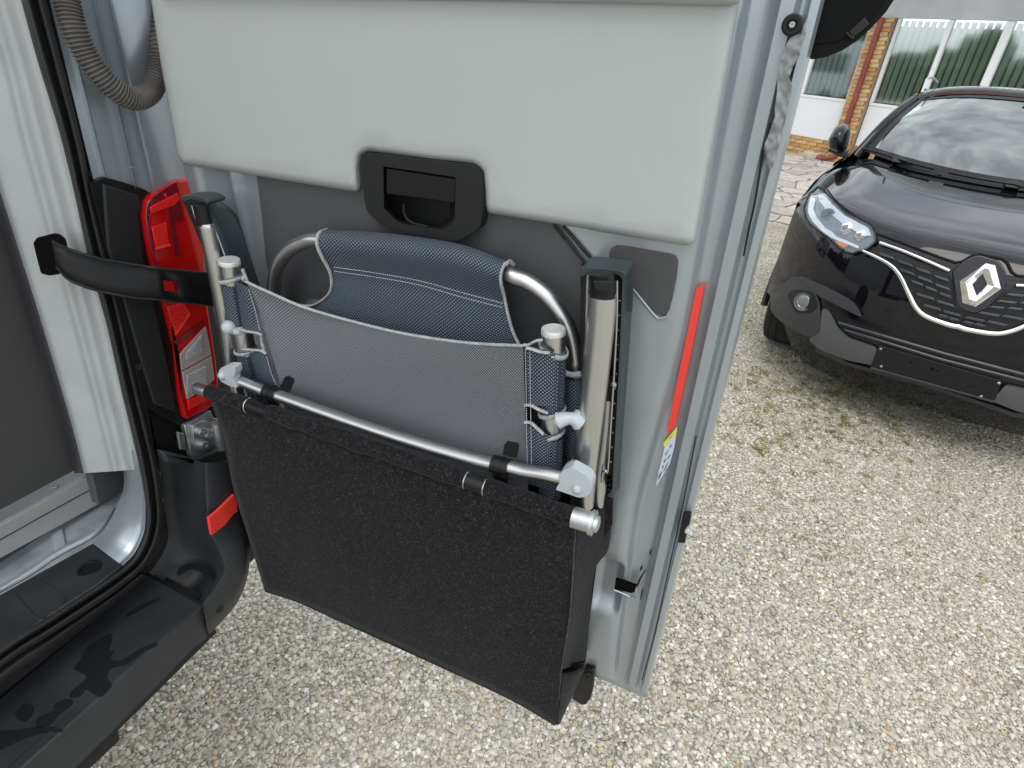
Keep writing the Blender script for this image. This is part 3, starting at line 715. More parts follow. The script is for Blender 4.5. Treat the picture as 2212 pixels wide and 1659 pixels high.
border('lower_band', -.985, .985, -.01, .075, .003, BLACK); border('upper_band', -.98, .98, .955, 1.0, .003, BLACK)
border('camera_shroud', -.07, .07, .87, .955, .004, mat('tinted_band', (.05, .055, .065), .2, coat=.5), 6, 4)
for s in (-1, 1):
    ap = [ws(s * 1.0, v / 8) + Vector((s * .012, .015, 0)) for v in range(-1, 9)]
    tube('windscreen_pillar', ap, .032, BLKPAINT, car, 12, .8)
    border('side_band', s * .93, s * .992, .0, 1, .003, BLACK, 3, 8)
    # side glazing and door frames
    sg = [[ws(s * 1.02, v / 4) + Vector((0, .02, -.01)) for v in range(5)], [Vector((XC + s * (.90 - .27 * v / 4), 2.4, 1.12 + .47 * v / 4)) for v in range(5)], [Vector((XC + s * (.89 - .30 * v / 4), 3.9, 1.15 + .36 * v / 4)) for v in range(5)]]
    loft('side_window', sg, glass('side_glass_%d' % s, (.12, .13, .13), .01, 1.5, .1), car, sm=False)
    loft('shoulder', [[Vector((XC + s * .92, 1.2, 1.06)), Vector((XC + s * .925, 2.4, 1.08)), Vector((XC + s * .91, 4.1, 1.09))], [Vector((XC + s * .80, 1.40, 1.20)), Vector((XC + s * .90, 2.4, 1.13)), Vector((XC + s * .88, 4.1, 1.16))]], BLKPAINT, car)
    tube('roof_rail', [Vector((XC + s * .582, 1.80, 1.560)), Vector((XC + s * .588, 1.93, 1.612)), Vector((XC + s * .596, 2.10, 1.640)), Vector((XC + s * .60, 2.8, 1.645)), Vector((XC + s * .58, 3.4, 1.61))], .008, ALUX, car, 12)
loft('tailgate', [[Vector((XC - .88, 4.15, .3)), Vector((XC, 4.35, .3)), Vector((XC + .88, 4.15, .3))], [Vector((XC - .88, 4.2, 1.1)), Vector((XC, 4.38, 1.1)), Vector((XC + .88, 4.2, 1.1))], [Vector((XC - .56, 4.12, 1.46)), Vector((XC, 4.22, 1.5)), Vector((XC + .56, 4.12, 1.46))]], BLKPAINT, car)
# cabin
loft('dashboard', [[(XC - .72, 1.5, 1.13), (XC, 1.12, 1.13), (XC + .72, 1.5, 1.13)], [(XC - .70, 1.75, 1.08), (XC, 1.70, 1.10), (XC + .70, 1.75, 1.08)], [(XC - .70, 1.8, .8), (XC, 1.76, .8), (XC + .70, 1.8, .8)]], DASH, car, n=4)
box('cabin_floor', (-.85, 1.2, .35), (.87, 4.1, .40), DASH, car)
for sx in (-.36, .38):
    st = slab('front_seat', rnd([(sx - .24, .5), (sx + .24, .5), (sx + .21, 1.12), (sx + .12, 1.18), (sx - .12, 1.18), (sx - .21, 1.12)], .06), lambda a, b: Vector((a, 2.25 + (b - .5) * .25, b)), .12, (0, 1, -.2), SEATC, car, .03)
    slab('headrest', rnd([(sx - .13, 1.22), (sx + .13, 1.22), (sx + .11, 1.38), (sx - .11, 1.38)], .04), lambda a, b: Vector((a, 2.40 + (b - 1.2) * .1, b)), .09, (0, 1, 0), SEATC, st, .03)
box('rear_bench', (-.62, 3.2, .6), (.64, 3.35, 1.2), SEATC, car, .05)
tube('steering_wheel', [Vector((.38 + .18 * math.cos(a), 1.88 - .05 * math.sin(a), 1.0 + .17 * math.sin(a))) for a in [k * .524 for k in range(12)]], .014, DASH, car, 10, closed=True)
slab('interior_mirror', rnd(T('Z', (2010, 330), (2115, 345), (2105, 440), (2010, 425)), 8), plane(I4, 1, 1.66), .03, (0, 1, 0), DASH, car, .006)
# wing mirrors
for s, sf in ((-1, lambda v: v), (1, lambda v: Vector((2 * XC - v.x, v.y, v.z)))):
    fr = plane(I4, 1, 1.42)
    out = rnd(T('Z', (757, 640), (752, 570), (790, 490), (830, 448), (885, 443), (920, 475), (915, 540), (890, 640), (850, 672)), 10, 3)
    cen = Vector((sum(p[0] for p in out) / len(out), sum(p[1] for p in out) / len(out)))
    rings = []
    for sc_, dy in ((.80, .10), (.97, .085), (1.0, .05), (.93, .0), (.70, -.05), (.35, -.078), (.04, -.085)):
        rings.append([sf(fr(*(cen + (Vector(p) - cen) * sc_)) + Vector((0, dy, 0))) for p in out])
    n = len(out); vs = [v for r in rings for v in r]; fs = [(i * n + k, i * n + (k + 1) % n, (i + 1) * n + (k + 1) % n, (i + 1) * n + k) for i in range(len(rings) - 1) for k in range(n)] + [tuple(range(n)), tuple(range((len(rings) - 1) * n, len(rings) * n))[::-1]]
    me = meshof(vs, fs); bm = bmesh.new(); bm.from_mesh(me); bmesh.ops.recalc_face_normals(bm, faces=bm.faces); bm.to_mesh(me); bm.free()
    wm = link('wing_mirror', me, BLKPAINT, car, sharp=70)
    slab('mirror_foot', T('Z', (750, 645), (850, 690), (905, 700), (900, 640), (780, 620)), (lambda a, b, sf=sf: sf(plane(I4, 1, 1.44)(a, b))), .06, (0, 1, 0), CARPLAS, wm, .008)
# wipers
def onws(off): 
    def f(x, y):
        # nearest windscreen point along the ray by sampling
        d = WR(x, y).normalized(); best = None
        for i in range(41):
            for j in range(-4, 31):
                p = ws(-1 + i / 20, j / 30); q = p - WC; e = (q - d * q.dot(d)).length
                if best is None or e < best[0]: best = (e, p)
        return best[1] + Vector((0, -off, off))
    return f
fw = onws(.022)
for pts, hub in ((((1020, 655), (1130, 690), (1235, 725), (1400, 775), (1550, 812)), (1290, 725)), (((1630, 830), (1800, 850), (1950, 880), (2080, 905), (2212, 925)), (2120, 905))):
    P = [fw(*q) for q in T('Z', *pts)]
    wp = tube('wiper', P, .007, BLACK, car, 8); h = fw(*T('Z', hub)[0])
    slab('wiper_hub', rnd([(-.035, -.018), (.035, -.018), (.04, .01), (0, .022), (-.04, .01)], .008), (lambda a, b, h=h: h + Vector((a, b * .6, b))), .025, (0, 1, -.5), BLACK, wp, .004)
    tube('wiper_arm', [h, h + Vector((.14, -.03, -.02)), h + Vector((.24, -.07, -.045))], .006, BLACK, wp, 8)
# bonnet shut line
def both(fn):
    fn(lambda s: s); fn(MIR)
seam = T('N', (968, 402), (1120, 458), (1280, 520), (1400, 565), (1490, 595), (1530, 590), (1570, 567), (1600, 550), (1650, 541), (1700, 551), (1748, 568))
SEAM = mat('shut_line', (.001, .001, .001), .9)
both(lambda mm: tube('shut_line', [mm(BODY(.001))(*p) for p in dens(seam, 12)], .006, SEAM, car, 8, n=4))
slopeline = T('N', (968, 402), (935, 350), (840, 290), (760, 235), (700, 175), (660, 120))
both(lambda mm: tube('shut_line', [mm(BODY(.0))(*p) for p in dens(slopeline, 10)], .0045, SEAM, car, 8, n=4))
# headlights
HLH = mat('headlamp_chrome', (.66, .69, .73), .25, .35); HLD = mat('headlamp_dark', (.20, .22, .25), .35, .2)
hl = T('N', (600, 108), (640, 128), (700, 200), (780, 272), (940, 352), (968, 400), (976, 458), (925, 503), (830, 537), (770, 525), (680, 442), (560, 352), (525, 300), (514, 240), (548, 150))
def headlight(mm):
    h = slab('headlight', rnd(hl, 6, 3), mm(BODY(.004)), .006, (0, 1, 0), HLD, car, grid=9)
    slab('upper_reflector', T('N', (596, 135), (628, 150), (690, 215), (770, 288), (925, 372), (945, 420), (900, 425), (760, 345), (650, 250), (610, 195)), mm(BODY(.012)), .006, (0, 1, 0), HLH, h, grid=8)
    slab('running_light', T('N', (560, 165), (585, 190), (570, 250), (590, 300), (650, 375), (690, 395), (715, 425), (865, 490), (862, 505), (700, 440), (660, 425), (565, 330), (535, 270), (540, 210)), mm(BODY(.016)), .008, (0, 1, 0), mat('white_light_guide', (.80, .82, .84), .2, coat=.6), h, grid=8)
    for cx_, cy_, rr in ((790, 372, .030), (880, 418, .026)):
        c = mm(BODY(.010))(*T('N', (cx_, cy_))[0]); lathe('projector', c, (0, -1, 0), [(0, rr), (.012, rr), (.016, rr * .8), (.02, rr * .4), (.021, .001)], CHROME, h, 20)
    c = mm(BODY(.012))(*T('N', (668, 285))[0]); lathe('projector', c, (0, -1, 0), [(0, .034), (.012, .034), (.014, .028), (.008, .01)], HLD, h, 20)
    slab('indicator', rnd(T('N', (710, 452), (745, 448), (800, 488), (770, 500), (722, 478)), 4), mm(BODY(.014)), .006, (0, 1, 0), mat('orange_indicator', (.75, .20, .02), .25, coat=.5), h, grid=8)
    slab('lens', rnd(hl, 6, 3), mm(BODY(.030)), .002, (0, 1, 0), LENS, h, grid=9)
    tube('rim_seal', [mm(BODY(.014))(*p) for p in dens(hl, 8, True)], .007, SEAM, h, 8, n=4, closed=True)
both(headlight)
# grille
GRL = mat('grille_black', (.004, .004, .005), .5)
gr = T('N', (905, 500), (1000, 492), (1450, 660), (1475, 720), (1495, 885), (1552, 922), (1513, 1000), (1450, 985), (1310, 935), (1250, 880), (1210, 800), (1165, 690), (1115, 630), (1040, 590))
SLT = mat('grille_slat', (.030, .034, .038), .3, coat=.4)
def grille(mm):
    g = slab('grille', gr, mm(BODY(.003)), .004, (0, 1, 0), GRL, car, grid=12)
    for (a, b) in (((985, 520), (1462, 715)), ((1120, 625), (1465, 770)), ((1195, 700), (1470, 818)), ((1230, 785), (1490, 875)), ((1275, 858), (1530, 937)), ((1375, 922), (1512, 962))):
        L0 = math.hypot(b[0] - a[0], b[1] - a[1]); k = max(2, round(L0 / 118)); 
        for i in range(k):
            t0, t1 = i / k + .02, (i + 1) / k - .04
            p0 = (a[0] + (b[0] - a[0]) * t0, a[1] + (b[1] - a[1]) * t0 + 3); p1 = (a[0] + (b[0] - a[0]) * t1, a[1] + (b[1] - a[1]) * t1 - 2)
            slab('slat', T('N', p0, p1, (p1[0] + 14, p1[1] + 20), (p0[0] + 8, p0[1] + 20)), mm(BODY(.022)), .018, (0, 1, 0), SLT, g, .002)
    tube('upper_chrome_strip', [mm(BODY(.018))(*p) for p in dens(T('N', (1000, 466), (1150, 520), (1300, 582), (1450, 648)), 12)], .0075, CHROME, g, 10)
    lc = T('N', (890, 517), (960, 550), (1040, 592), (1100, 640), (1145, 705), (1190, 800), (1235, 885), (1300, 943), (1440, 996), (1512, 1011))
    tube('lower_chrome_strip', [mm(BODY(.016))(q.x, q.y) for q in smooth_path([(a, b, 0) for a, b in lc], 6)], lambda t: .007 + .008 * t, CHROME, g, 12)
both(grille)
slab('badge_surround', rnd(T('N', (1470, 650), (1535, 595), (1605, 556), (1650, 548), (1770, 585), (1812, 640), (1830, 720), (1800, 790), (1700, 893), (1620, 928), (1540, 905), (1497, 870)), 10), BODY(.022), .02, (0, 1, 0), BLKPAINT, car, .004, grid=None)
# diamond badge: outer edge, raised ridge, inner edge
bo = T('N', (1690, 600), (1748, 613), (1786, 765), (1620, 882), (1536, 856), (1519, 716)); bi = T('N', (1665, 668), (1668, 668), (1697, 737), (1632, 808), (1628, 808), (1600, 738))
ringo = [BODY(.026)(*p) for p in bo]; ringi = [BODY(.028)(*p) for p in bi]
ringm = [BODY(.046)(*((Vector(a) * .52 + Vector(b) * .48))) for a, b in zip(bo, bi)]
vs = ringo + ringm + ringi; fs = []
for i in range(6):
    j = (i + 1) % 6; fs += [(i, j, j + 6, i + 6), (i + 6, j + 6, j + 12, i + 12)]
me = meshof(vs, fs); bm = bmesh.new(); bm.from_mesh(me); bmesh.ops.recalc_face_normals(bm, faces=bm.faces); bm.to_mesh(me); bm.free()
link('badge', me, CHROME, car, label='chrome diamond emblem', sharp=10)
# fog lamps, bumper plastics
def lower(mm):
    f = slab('fog_lamp_surround', rnd(T('N', (335, 760), (440, 692), (500, 700), (570, 752), (612, 860), (622, 1048), (545, 1085), (430, 1030), (330, 955), (288, 900), (300, 800)), 12), mm(BODY(.012)), .012, (0, 1, 0), CARPLAS, car, grid=22)
    slab('fog_recess', rnd(T('N', (400, 800), (440, 770), (560, 780), (598, 870), (560, 920), (450, 925)), 14), mm(BODY(.016)), .004, (0, 1, 0), BLACK, f, grid=22)
    c = mm(BODY(.018))(*T('N', (511, 847))[0]); ax = (mm(lambda a, b: Vector((-.25, -1, 0))) if False else Vector((-.25 if c.x < 0 else .25, -1, .1)))
    fl = lathe('fog_lamp', c, ax, [(0, .046), (.008, .050), (.014, .050), (.014, .043), (.004, .040), (.002, .001)], CHROME, f, 28)
    lathe('fog_glass', c, ax, [(.003, .040), (.008, .036), (.014, .02), (.016, .001)], mat('fog_lens', (.16, .17, .18), .12, coat=.8), f, 24)
    slab('bumper_lip', rnd(T('N', (470, 688), (520, 700), (650, 755), (800, 835), (850, 880), (885, 950), (845, 935), (700, 860), (600, 810), (540, 745)), 6), mm(BODY(.022)), .02, (0, 1, 0), CARPLAS, car, .003, grid=20)
    slab('skid_plate', rnd(T('N', (625, 895), (668, 905), (700, 960), (730, 1020), (800, 1085), (985, 1150), (960, 1262), (800, 1232), (610, 1160), (535, 1092), (615, 1052)), 8), mm(BODY(.020)), .018, (0, 1, 0), SKID, car, grid=20)
    slab('lower_intake', T('N', (715, 965), (830, 985), (1000, 1040), (1445, 1178), (1420, 1258), (985, 1128), (810, 1072), (750, 1020)), mm(BODY(.006)), .006, (0, 1, 0), GRL, car, grid=24)
    for a in (((735, 985), (900, 1035), (1300, 1150), (1436, 1190)), ((775, 1032), (950, 1085), (1300, 1192), (1418, 1228))):
        tube('intake_bar', [mm(BODY(.012))(*p) for p in dens(T('N', *a), 14)], .0085, SLT, car, 8)
    slab('lower_spoiler', T('N', (540, 1095), (800, 1245), (950, 1285), (1320, 1385), (1314, 1406), (940, 1305), (780, 1262), (600, 1180)), mm(BODY(.012)), .02, (0, 1, 0), CARPLAS, car, grid=24)
both(lower)
pp = plane(I4, 1, -.018)
pt = slab('number_plate_holder', rnd(T('N', (992, 1130), (1792, 1364), (1748, 1492), (942, 1272)), 5), pp, .014, (0, 1, 0), BLACK, car, .003)
slab('plate_lip', T('N', (935, 1282), (948, 1274), (1748, 1494), (1736, 1506)), plane(I4, 1, -.024), .02, (0, 1, 0), CARPLAS, pt, .002)
for p in ((1007, 1154), (1010, 1267), (1772, 1375), (1657, 1461)):
    c = plane(I4, 1, -.019)(*T('N', p)[0]); lathe('bolt', c, (0, -1, 0), [(0, .0065), (.003, .006), (.0045, .003), (.005, .0005)], ZINC, pt, 12)
random.seed(5)
for k in range(26):   # moulded ribs in the empty holder
    a, b = random.uniform(.14, .9), random.choice((.25, .33, .42, .6, .72))
    q0 = Vector((992 + 800 * a - 45 * b, 1130 + 234 * a + 135 * b)); dx = random.uniform(10, 46)
    p = plane(I4, 1, -.0195)
    slab('moulded_rib', T('N', (q0.x, q0.y), (q0.x + dx, q0.y + dx * .29), (q0.x + dx - 4, q0.y + dx * .29 + 9), (q0.x - 4, q0.y + 9)), p, .002, (0, 1, 0), BLACK, pt)

# ------------------------------------------------------------------ the silver van and its open rear door
FWD = Vector((0.7857071476, 0.3357231758, -0.5195711955)); VCAM = Vector((-.64, 0, 0))
def rad_of(p, px): return px / 2 / FOC * (p - VCAM).dot(FWD)
van = root('camper_van', 'silver camper van with its rear door open, grey inner trim and red tail lamp', 'van', VAN, (-.6, .95, -1.1))
OUT = (1, 0, 0); FW = (0, 1, 0); DN = (0, 0, -1)
sstep = lambda a, b, x: (lambda t: t * t * (3 - 2 * t))(max(0, min(1, (x - a) / (b - a))))
def ybox(z): return float(np.interp(z, [-1.02, -.9, -.58, -.3, 0], [.060, .067, .080, .062, .066]))
def doorX(y, z):
    yb = ybox(z)
    x = float(np.interp(y, [0, .003, .010, .0125, .0185, .022, .034, .040, .048, yb - .007, yb + .001, yb + .010, .2], [.018, .006, .004, .013, .013, .002, .002, .014, .016, .015, .004, .0, 0]))
    if y > .6:
        e = .835
        x += .045 * sstep(e - .012, e + .006, y) - .004 * math.exp(-((y - .80) / .010) ** 2) - .006 * math.exp(-((y - (.722 + .0 * z)) / .008) ** 2)
    if z < -.66:
        box_ = sstep(yb, yb + .012, y)
        rec = sstep(-.690, -.712, z) * sstep(-.835, -.79, z) * sstep(.135, .112, y)
        x += .020 * rec * box_
        x += .014 * sstep(-.990, -1.006, z) * box_
        x -= .007 * math.exp(-((z + .812) / .016) ** 2) * box_ * sstep(.15, .12, y)
    if .19 < y < .24 and -.3 < z: x -= .003 * math.exp(-((y - .214) / .006) ** 2)
    k = sstep(-.985, -1.0, z); x = x * (1 - k) + .014 * k
    return x
ysd = [0, .0015, .003, .006, .010, .0118, .0135, .0175, .0190, .0205, .0225, .028, .034, .036, .038, .041, .045, .048, .052, .055, .058, .061, .064, .067, .070, .073, .076, .080, .084, .088, .092, .097, .102, .108, .114, .12, .128, .14, .16, .18, .2, .205, .21, .215, .22, .23] + [.26, .29, .32, .340, .355, .38, .41, .44, .462, .475, .50, .53, .56, .59] + [.62, .66, .69, .70, .708, .714, .720, .726, .732, .74, .76, .78, .786, .792, .798, .804, .81, .816, .822, .828, .834, .840]
zsd = [-1.012, -1.008, -1.003, -.998, -.992] + [-.985 + .012 * k for k in range(28)] + [-.65 + .035 * k for k in range(30)]
def doorpt(y, z):
    k = 1 if z < -.2 else (1 - .022 / .84 * sstep(-.2, .03, z)) if y > .5 else 1
    return Vector((doorX(y, z), y * k, z))
vs = [doorpt(y, z) for z in zsd for y in ysd]; ny = len(ysd)
fs = [(i * ny + j, i * ny + j + 1, (i + 1) * ny + j + 1, (i + 1) * ny + j) for i in range(len(zsd) - 1) for j in range(ny - 1) if not (.340 < (ysd[j] + ysd[j + 1]) / 2 < .475 and -.26 < (zsd[i] + zsd[i + 1]) / 2 < -.13)]
door = link('rear_door', meshof(vs, fs), SILVER, van, 'open rear door with grey trim, storage rails and dark handle', sharp=60)
box('outer_skin', (.030, .003, -1.015), (.060, .800, .50), SILVER, door, .006)
box('door_window', (.045, .10, .50), (.055, .74, 1.0), mat('dark_van_glass', (.01, .012, .014), .05), door)
dk = slab('dark_insert', [(553, 370), (780, 400), (806, 440), (812, 470), (850, 492), (885, 500), (975, 512), (1022, 488), (1030, 450), (1205, 478), (1262, 565), (1330, 700), (1310, 1150), (620, 1130), (600, 700), (574, 560), (566, 470)], VX(-.003), .0025, OUT, DARKPAN, door)
tube('insert_edge', [VX(-.005)(*p) for p in T('Y', (270, 1455), (440, 1659), (480, 1710))], .0016, BLACK, door, 8)
tube('insert_edge', [VX(-.003)(*p) for p in T('Y', (330, 1462), (500, 1659), (560, 1730))], .0022, BLACK, door, 8)
slab('corner_insert', T('O', (357, 290), (353, 262), (368, 225), (400, 208), (470, 215), (600, 238), (745, 265), (785, 280), (798, 312), (788, 420), (758, 560), (742, 625), (722, 658), (690, 665), (655, 652), (510, 487), (440, 400), (372, 320)), VX(-.003), .0028, OUT, DARKPAN, door, .0006, 2)
tube('insert_rim', [VX(-.001)(*p) for p in T('O', (345, 300), (372, 330), (512, 492), (650, 662), (690, 676), (726, 668))], .0022, SILVER, door, 10, n=5)
# upper trim: soft moulded panel with a notch for the handle
tr = T('X', (60, -260), (150, 0), (215, 430)) + T('X', (325, 1010), (362, 1066), (700, 1120), (1000, 1168), (1440, 1240), (1492, 1243), (1503, 1215), (1498, 1090), (1512, 1010), (1560, 985)) + T('H', (300, 172), (600, 215), (850, 238), (905, 278), (922, 400), (928, 500), (948, 552)) + T('H', (1300, 608), (1659, 665)) + T('Y', (500, 1490), (1100, 1588), (1160, 1590), (1190, 1560), (1200, 1500), (1270, 1130), (1340, 760), (1400, 440), (1475, 0), (1520, -260))
def pillow(outline, x0, rise, wpx):
    c, r = cast(VAN)
    def f(x, y):
        t = min(1, mind(x, y, outline) / wpx); return VX(x0 - rise * math.sqrt(max(0, 1 - (1 - t) ** 2)))(x, y)
    return f
tro = dens(rnd(tr, 4, 3), 9, True)
up = slab('trim_panel', tro, pillow(tro, -.002, .015, 19), .003, OUT, TRIM, door, grid=34, rings=(2.5, 6, 11, 18), sharp=80)
lgo = rnd([(300, -140), (1640, -140), (1596, 6), (1578, 14), (1100, 4), (600, -5), (340, -8)], 6, 3)
ledge = slab('trim_ledge', lgo, pillow(lgo, -.014, .016, 26), .003, OUT, TRIM, door, grid=34, rings=(2, 5, 10, 16, 26), sharp=80)
# handle: bezel ring, dished pocket, lever plate
bz = rnd(T('H', (118, 200), (150, 160), (860, 240), (908, 290), (915, 560), (895, 650), (770, 730), (700, 735), (320, 665), (255, 630), (165, 540), (148, 470)), 8, 4)
bi_ = T('H', (272, 248), (740, 318), (738, 590), (715, 620), (655, 662), (400, 625), (350, 600), (275, 520))
sfz = VX(-.020); o_ = [sfz(*p) for p in bz]; i_ = [sfz(*p) for p in bi_]
bk = VX(.026); ibk = [bk(*(Vector(p) * .86 + Vector((905, 427)) * .14)) for p in bi_]; obk = [v + Vector((.019, 0, 0)) for v in o_]
bm = bmesh.new(); no, ni = len(o_), len(i_)
P2 = [Vector(p) for p in bz + bi_]; V2, E2, F2, *_ = delaunay_2d_cdt(P2, [(k, (k + 1) % no) for k in range(no)] + [(no + k, no + (k + 1) % ni) for k in range(ni)], [], 0, 1e-5)
vv = [sfz(v.x, v.y) for v in V2]; fs = []
for f in F2:
    c = sum((V2[k] for k in f), Vector((0, 0))) / 3
    if inside(c.x, c.y, bz) and not inside(c.x, c.y, bi_): fs.append(tuple(f))
n0 = len(vv); vv += obk + ibk
for k in range(no): fs.append((k, (k + 1) % no, n0 + (k + 1) % no, n0 + k))
for k in range(ni): fs.append((no + k, no + (k + 1) % ni, n0 + no + (k + 1) % ni, n0 + no + k))
fs.append(tuple(n0 + no + k for k in range(ni)))
me = meshof(vv, fs); bm.from_mesh(me); bmesh.ops.recalc_face_normals(bm, faces=bm.faces); bm.to_mesh(me); bm.free()
bzo = link('handle_bezel', me, BLACKM, door, sharp=30); bevel(bzo, .0015, 2, 40)
slab('handle_lever', rnd(T('H', (288, 262), (735, 330), (733, 488), (480, 452), (290, 428)), 3), VX(-.017), .006, OUT, BLACK, door, .0015)
tube('pocket_rib', [VX(-.006)(*p) for p in T('H', (405, 490), (410, 560), (455, 612), (560, 640))], .0018, BLACKM, door, 8)
cS = VX(-.004)(*T('M', (710, 160))[0])
sc_ = lathe('buffer_screw', cS, (-1, 0, 0), [(-.01, .0085), (.002, .0085), (.0035, .007), (.0035, .0045), (.001, .004), (.001, .0005)], BLACK, door, 24)
lathe('socket', cS - Vector((.002, 0, 0)), (-1, 0, 0), [(0, .0026), (.0012, .0024), (.0012, .0012), (0, .001), (0, .0001)], ZINC, door, 6)
# crumpled sealant band on the door's outer edge
cr_px = T('M', (700, 240), (650, 330), (625, 450), (612, 600), (592, 760), (552, 880), (528, 960), (545, 1060), (568, 1100), (590, 1060), (636, 900), (676, 720), (712, 560), (694, 500), (712, 440), (752, 375), (795, 230), (800, 120), (765, 215))
def crum(x, y):
    p = VX(-.004)(x, y); q = Vector((p.x * 60, p.y * 150, p.z * 75)); return p + Vector((-.0028 * abs(noise.noise(q)) - .0015 * noise.noise(q * 2.3), .001 * noise.noise(q * 1.7), 0))
slab('crumpled_sealant', cr_px, crum, .006, OUT, SEALANT, door, grid=5, sharp=70)
tube('edge_bead', [VX(-.001)(*p) for p in T('M', (572, 795), (556, 850), (545, 910), (520, 975), (505, 1080), (470, 1300), (430, 1480), (395, 1659))], .0011, BLACK, door, 8)
tube('edge_bead', [VX(.0)(*p) for p in T('P', (640, 60), (560, 480), (455, 960), (370, 1350), (290, 1640))], .0010, RUBBER, door, 8)
# reflective strip, warning label, latch bits
slab('reflective_strip', T('O', (918, 487), (974, 454), (952, 560), (880, 930), (815, 1220), (780, 1380), (726, 1432), (760, 1250), (840, 870)), VX(.010), .001, OUT, REDTAPE, door)
lb = slab('warning_label', T('P', (440, 118), (516, 20), (500, 130), (470, 240), (378, 392), (395, 300)), VX(.011), .0006, OUT, mat('label_paper', (.55, .62, .70), .4), door)
slab('yellow_band', T('P', (430, 104), (518, -2), (516, 36), (430, 134)), VX(.0102), .0006, OUT, mat('label_yellow', (.72, .62, .06), .4), lb)
slab('green_mark', T('P', (470, 72), (486, 52), (480, 66), (472, 84)), VX(.0098), .0003, OUT, mat('label_green', (.05, .30, .10), .4), lb)
INK = mat('label_ink', (.03, .04, .06), .6)
for a in (((440, 180), (462, 150), (458, 162), (438, 190)), ((470, 130), (486, 112), (484, 120), (470, 140)), ((430, 225), (444, 205), (441, 222), (430, 236)), ((455, 205), (476, 178), (474, 186), (455, 214)), ((420, 262), (430, 250), (428, 262), (420, 272)), ((440, 258), (462, 230), (460, 238), (440, 266)), ((392, 345), (402, 312), (420, 288), (416, 302), (398, 340)), ((428, 285), (448, 262), (447, 268), (428, 292))):
    slab('ink_mark', T('P', *a), VX(.0096), .0003, OUT, INK, lb)
slab('buffer_pad', T('P', (556, 568), (608, 570), (596, 640), (578, 652), (568, 670), (580, 690), (566, 757), (520, 752)), VX(-.006), .008, OUT, BLACK, door, .001)
lathe('buffer_button', VX(-.002)(*T('P', (582, 672))[0]), (-1, 0, 0), [(0, .0042), (.003, .004), (.005, .002), (.0055, .0002)], JOINT, door, 14)
def hole(name, pts, par, m=BLACK, sf=None): return slab(name, rnd(pts, 2, 2), sf or VX(.001), .001, OUT, m, par)
hole('drain_slot', T('P', (335, 830), (340, 800), (352, 792), (350, 815), (341, 834)), door, sf=VX(.006)); hole('drain_slot', T('P', (274, 935), (280, 905), (294, 898), (288, 930)), door)
hole('drain_slot', T('P', (276, 1120), (285, 1060), (298, 1040), (292, 1080), (280, 1125)), door, sf=VX(.006)); hole('drain_slot', T('P', (238, 1112), (244, 1082), (252, 1076), (246, 1108)), door, sf=VX(.004))
hole('drain_slot', T('P', (250, 1030), (278, 972), (312, 925), (316, 930), (284, 985), (262, 1040)), door, sf=VX(-.001))
lr = slab('latch_slot_shade', T('P', (120, 982), (128, 980), (258, 1022), (240, 1070), (222, 1080), (110, 1052)), VX(.001), .001, OUT, mat('slot_shade', (.002, .002, .002), .9, spec=.1), door)  # surface patch; the darkness inside the slot is painted as colour
tube('slot_lip', [VX(.0)(*p) for p in T('P', (108, 1058), (170, 1082), (215, 1102), (240, 1092), (252, 1060))], .0018, SILVER, lr, 8)
lb2 = slab('latch_bracket', T('K', (470, 1012), (532, 1030), (524, 1150), (508, 1215), (480, 1252), (455, 1256), (385, 1215), (400, 1170)), VX(-.012), .012, OUT, BLACK, door, .003)
lathe('bracket_screw', VX(-.0125)(*T('K', (492, 1055))[0]), (-1, 0, 0), [(0, .007), (.003, .006), (.003, .003), (.001, .002), (.001, .0002)], BLACKM, lb2, 14)
# black moulded cover beyond the top of the outer edge
cv = rnd(T('M', (842, -120), (838, 40), (806, 200), (780, 330), (765, 375), (850, 385), (940, 368), (1040, 325), (1130, 265), (1230, 175), (1320, 75), (1375, -10), (1440, -120)), 5, 3)
cvo = slab('edge_cover', cv, VX(.030), .045, OUT, mat('cover_black', (.004, .004, .0045), .5, spec=.15), door, .008, 4)
slab('cover_inset', rnd(T('M', (880, -120), (870, 60), (852, 240), (845, 290), (1000, 270), (1100, 225), (1215, 130), (1300, 20), (1340, -120)), 6, 3), VX(.028), .003, OUT, mat('cover_face', (.004, .0045, .005), .6, spec=.12), cvo, .001)
slab('cover_slot', T('M', (1075, 205), (1180, 110), (1212, 155), (1105, 250)), VX(.026), .003, OUT, BLACKM, cvo, .0008)
tube('slot_rim', [VX(.024)(*p) for p in T('M', (1062, 212), (1082, 235), (1108, 252))], .0012, BLACK, cvo, 8)
slab('cover_tail', T('M', (735, 400), (752, 380), (800, 382), (790, 400), (748, 410), (738, 470), (722, 505), (712, 545), (716, 480)), VX(.02), .01, OUT, BLACK, cvo)
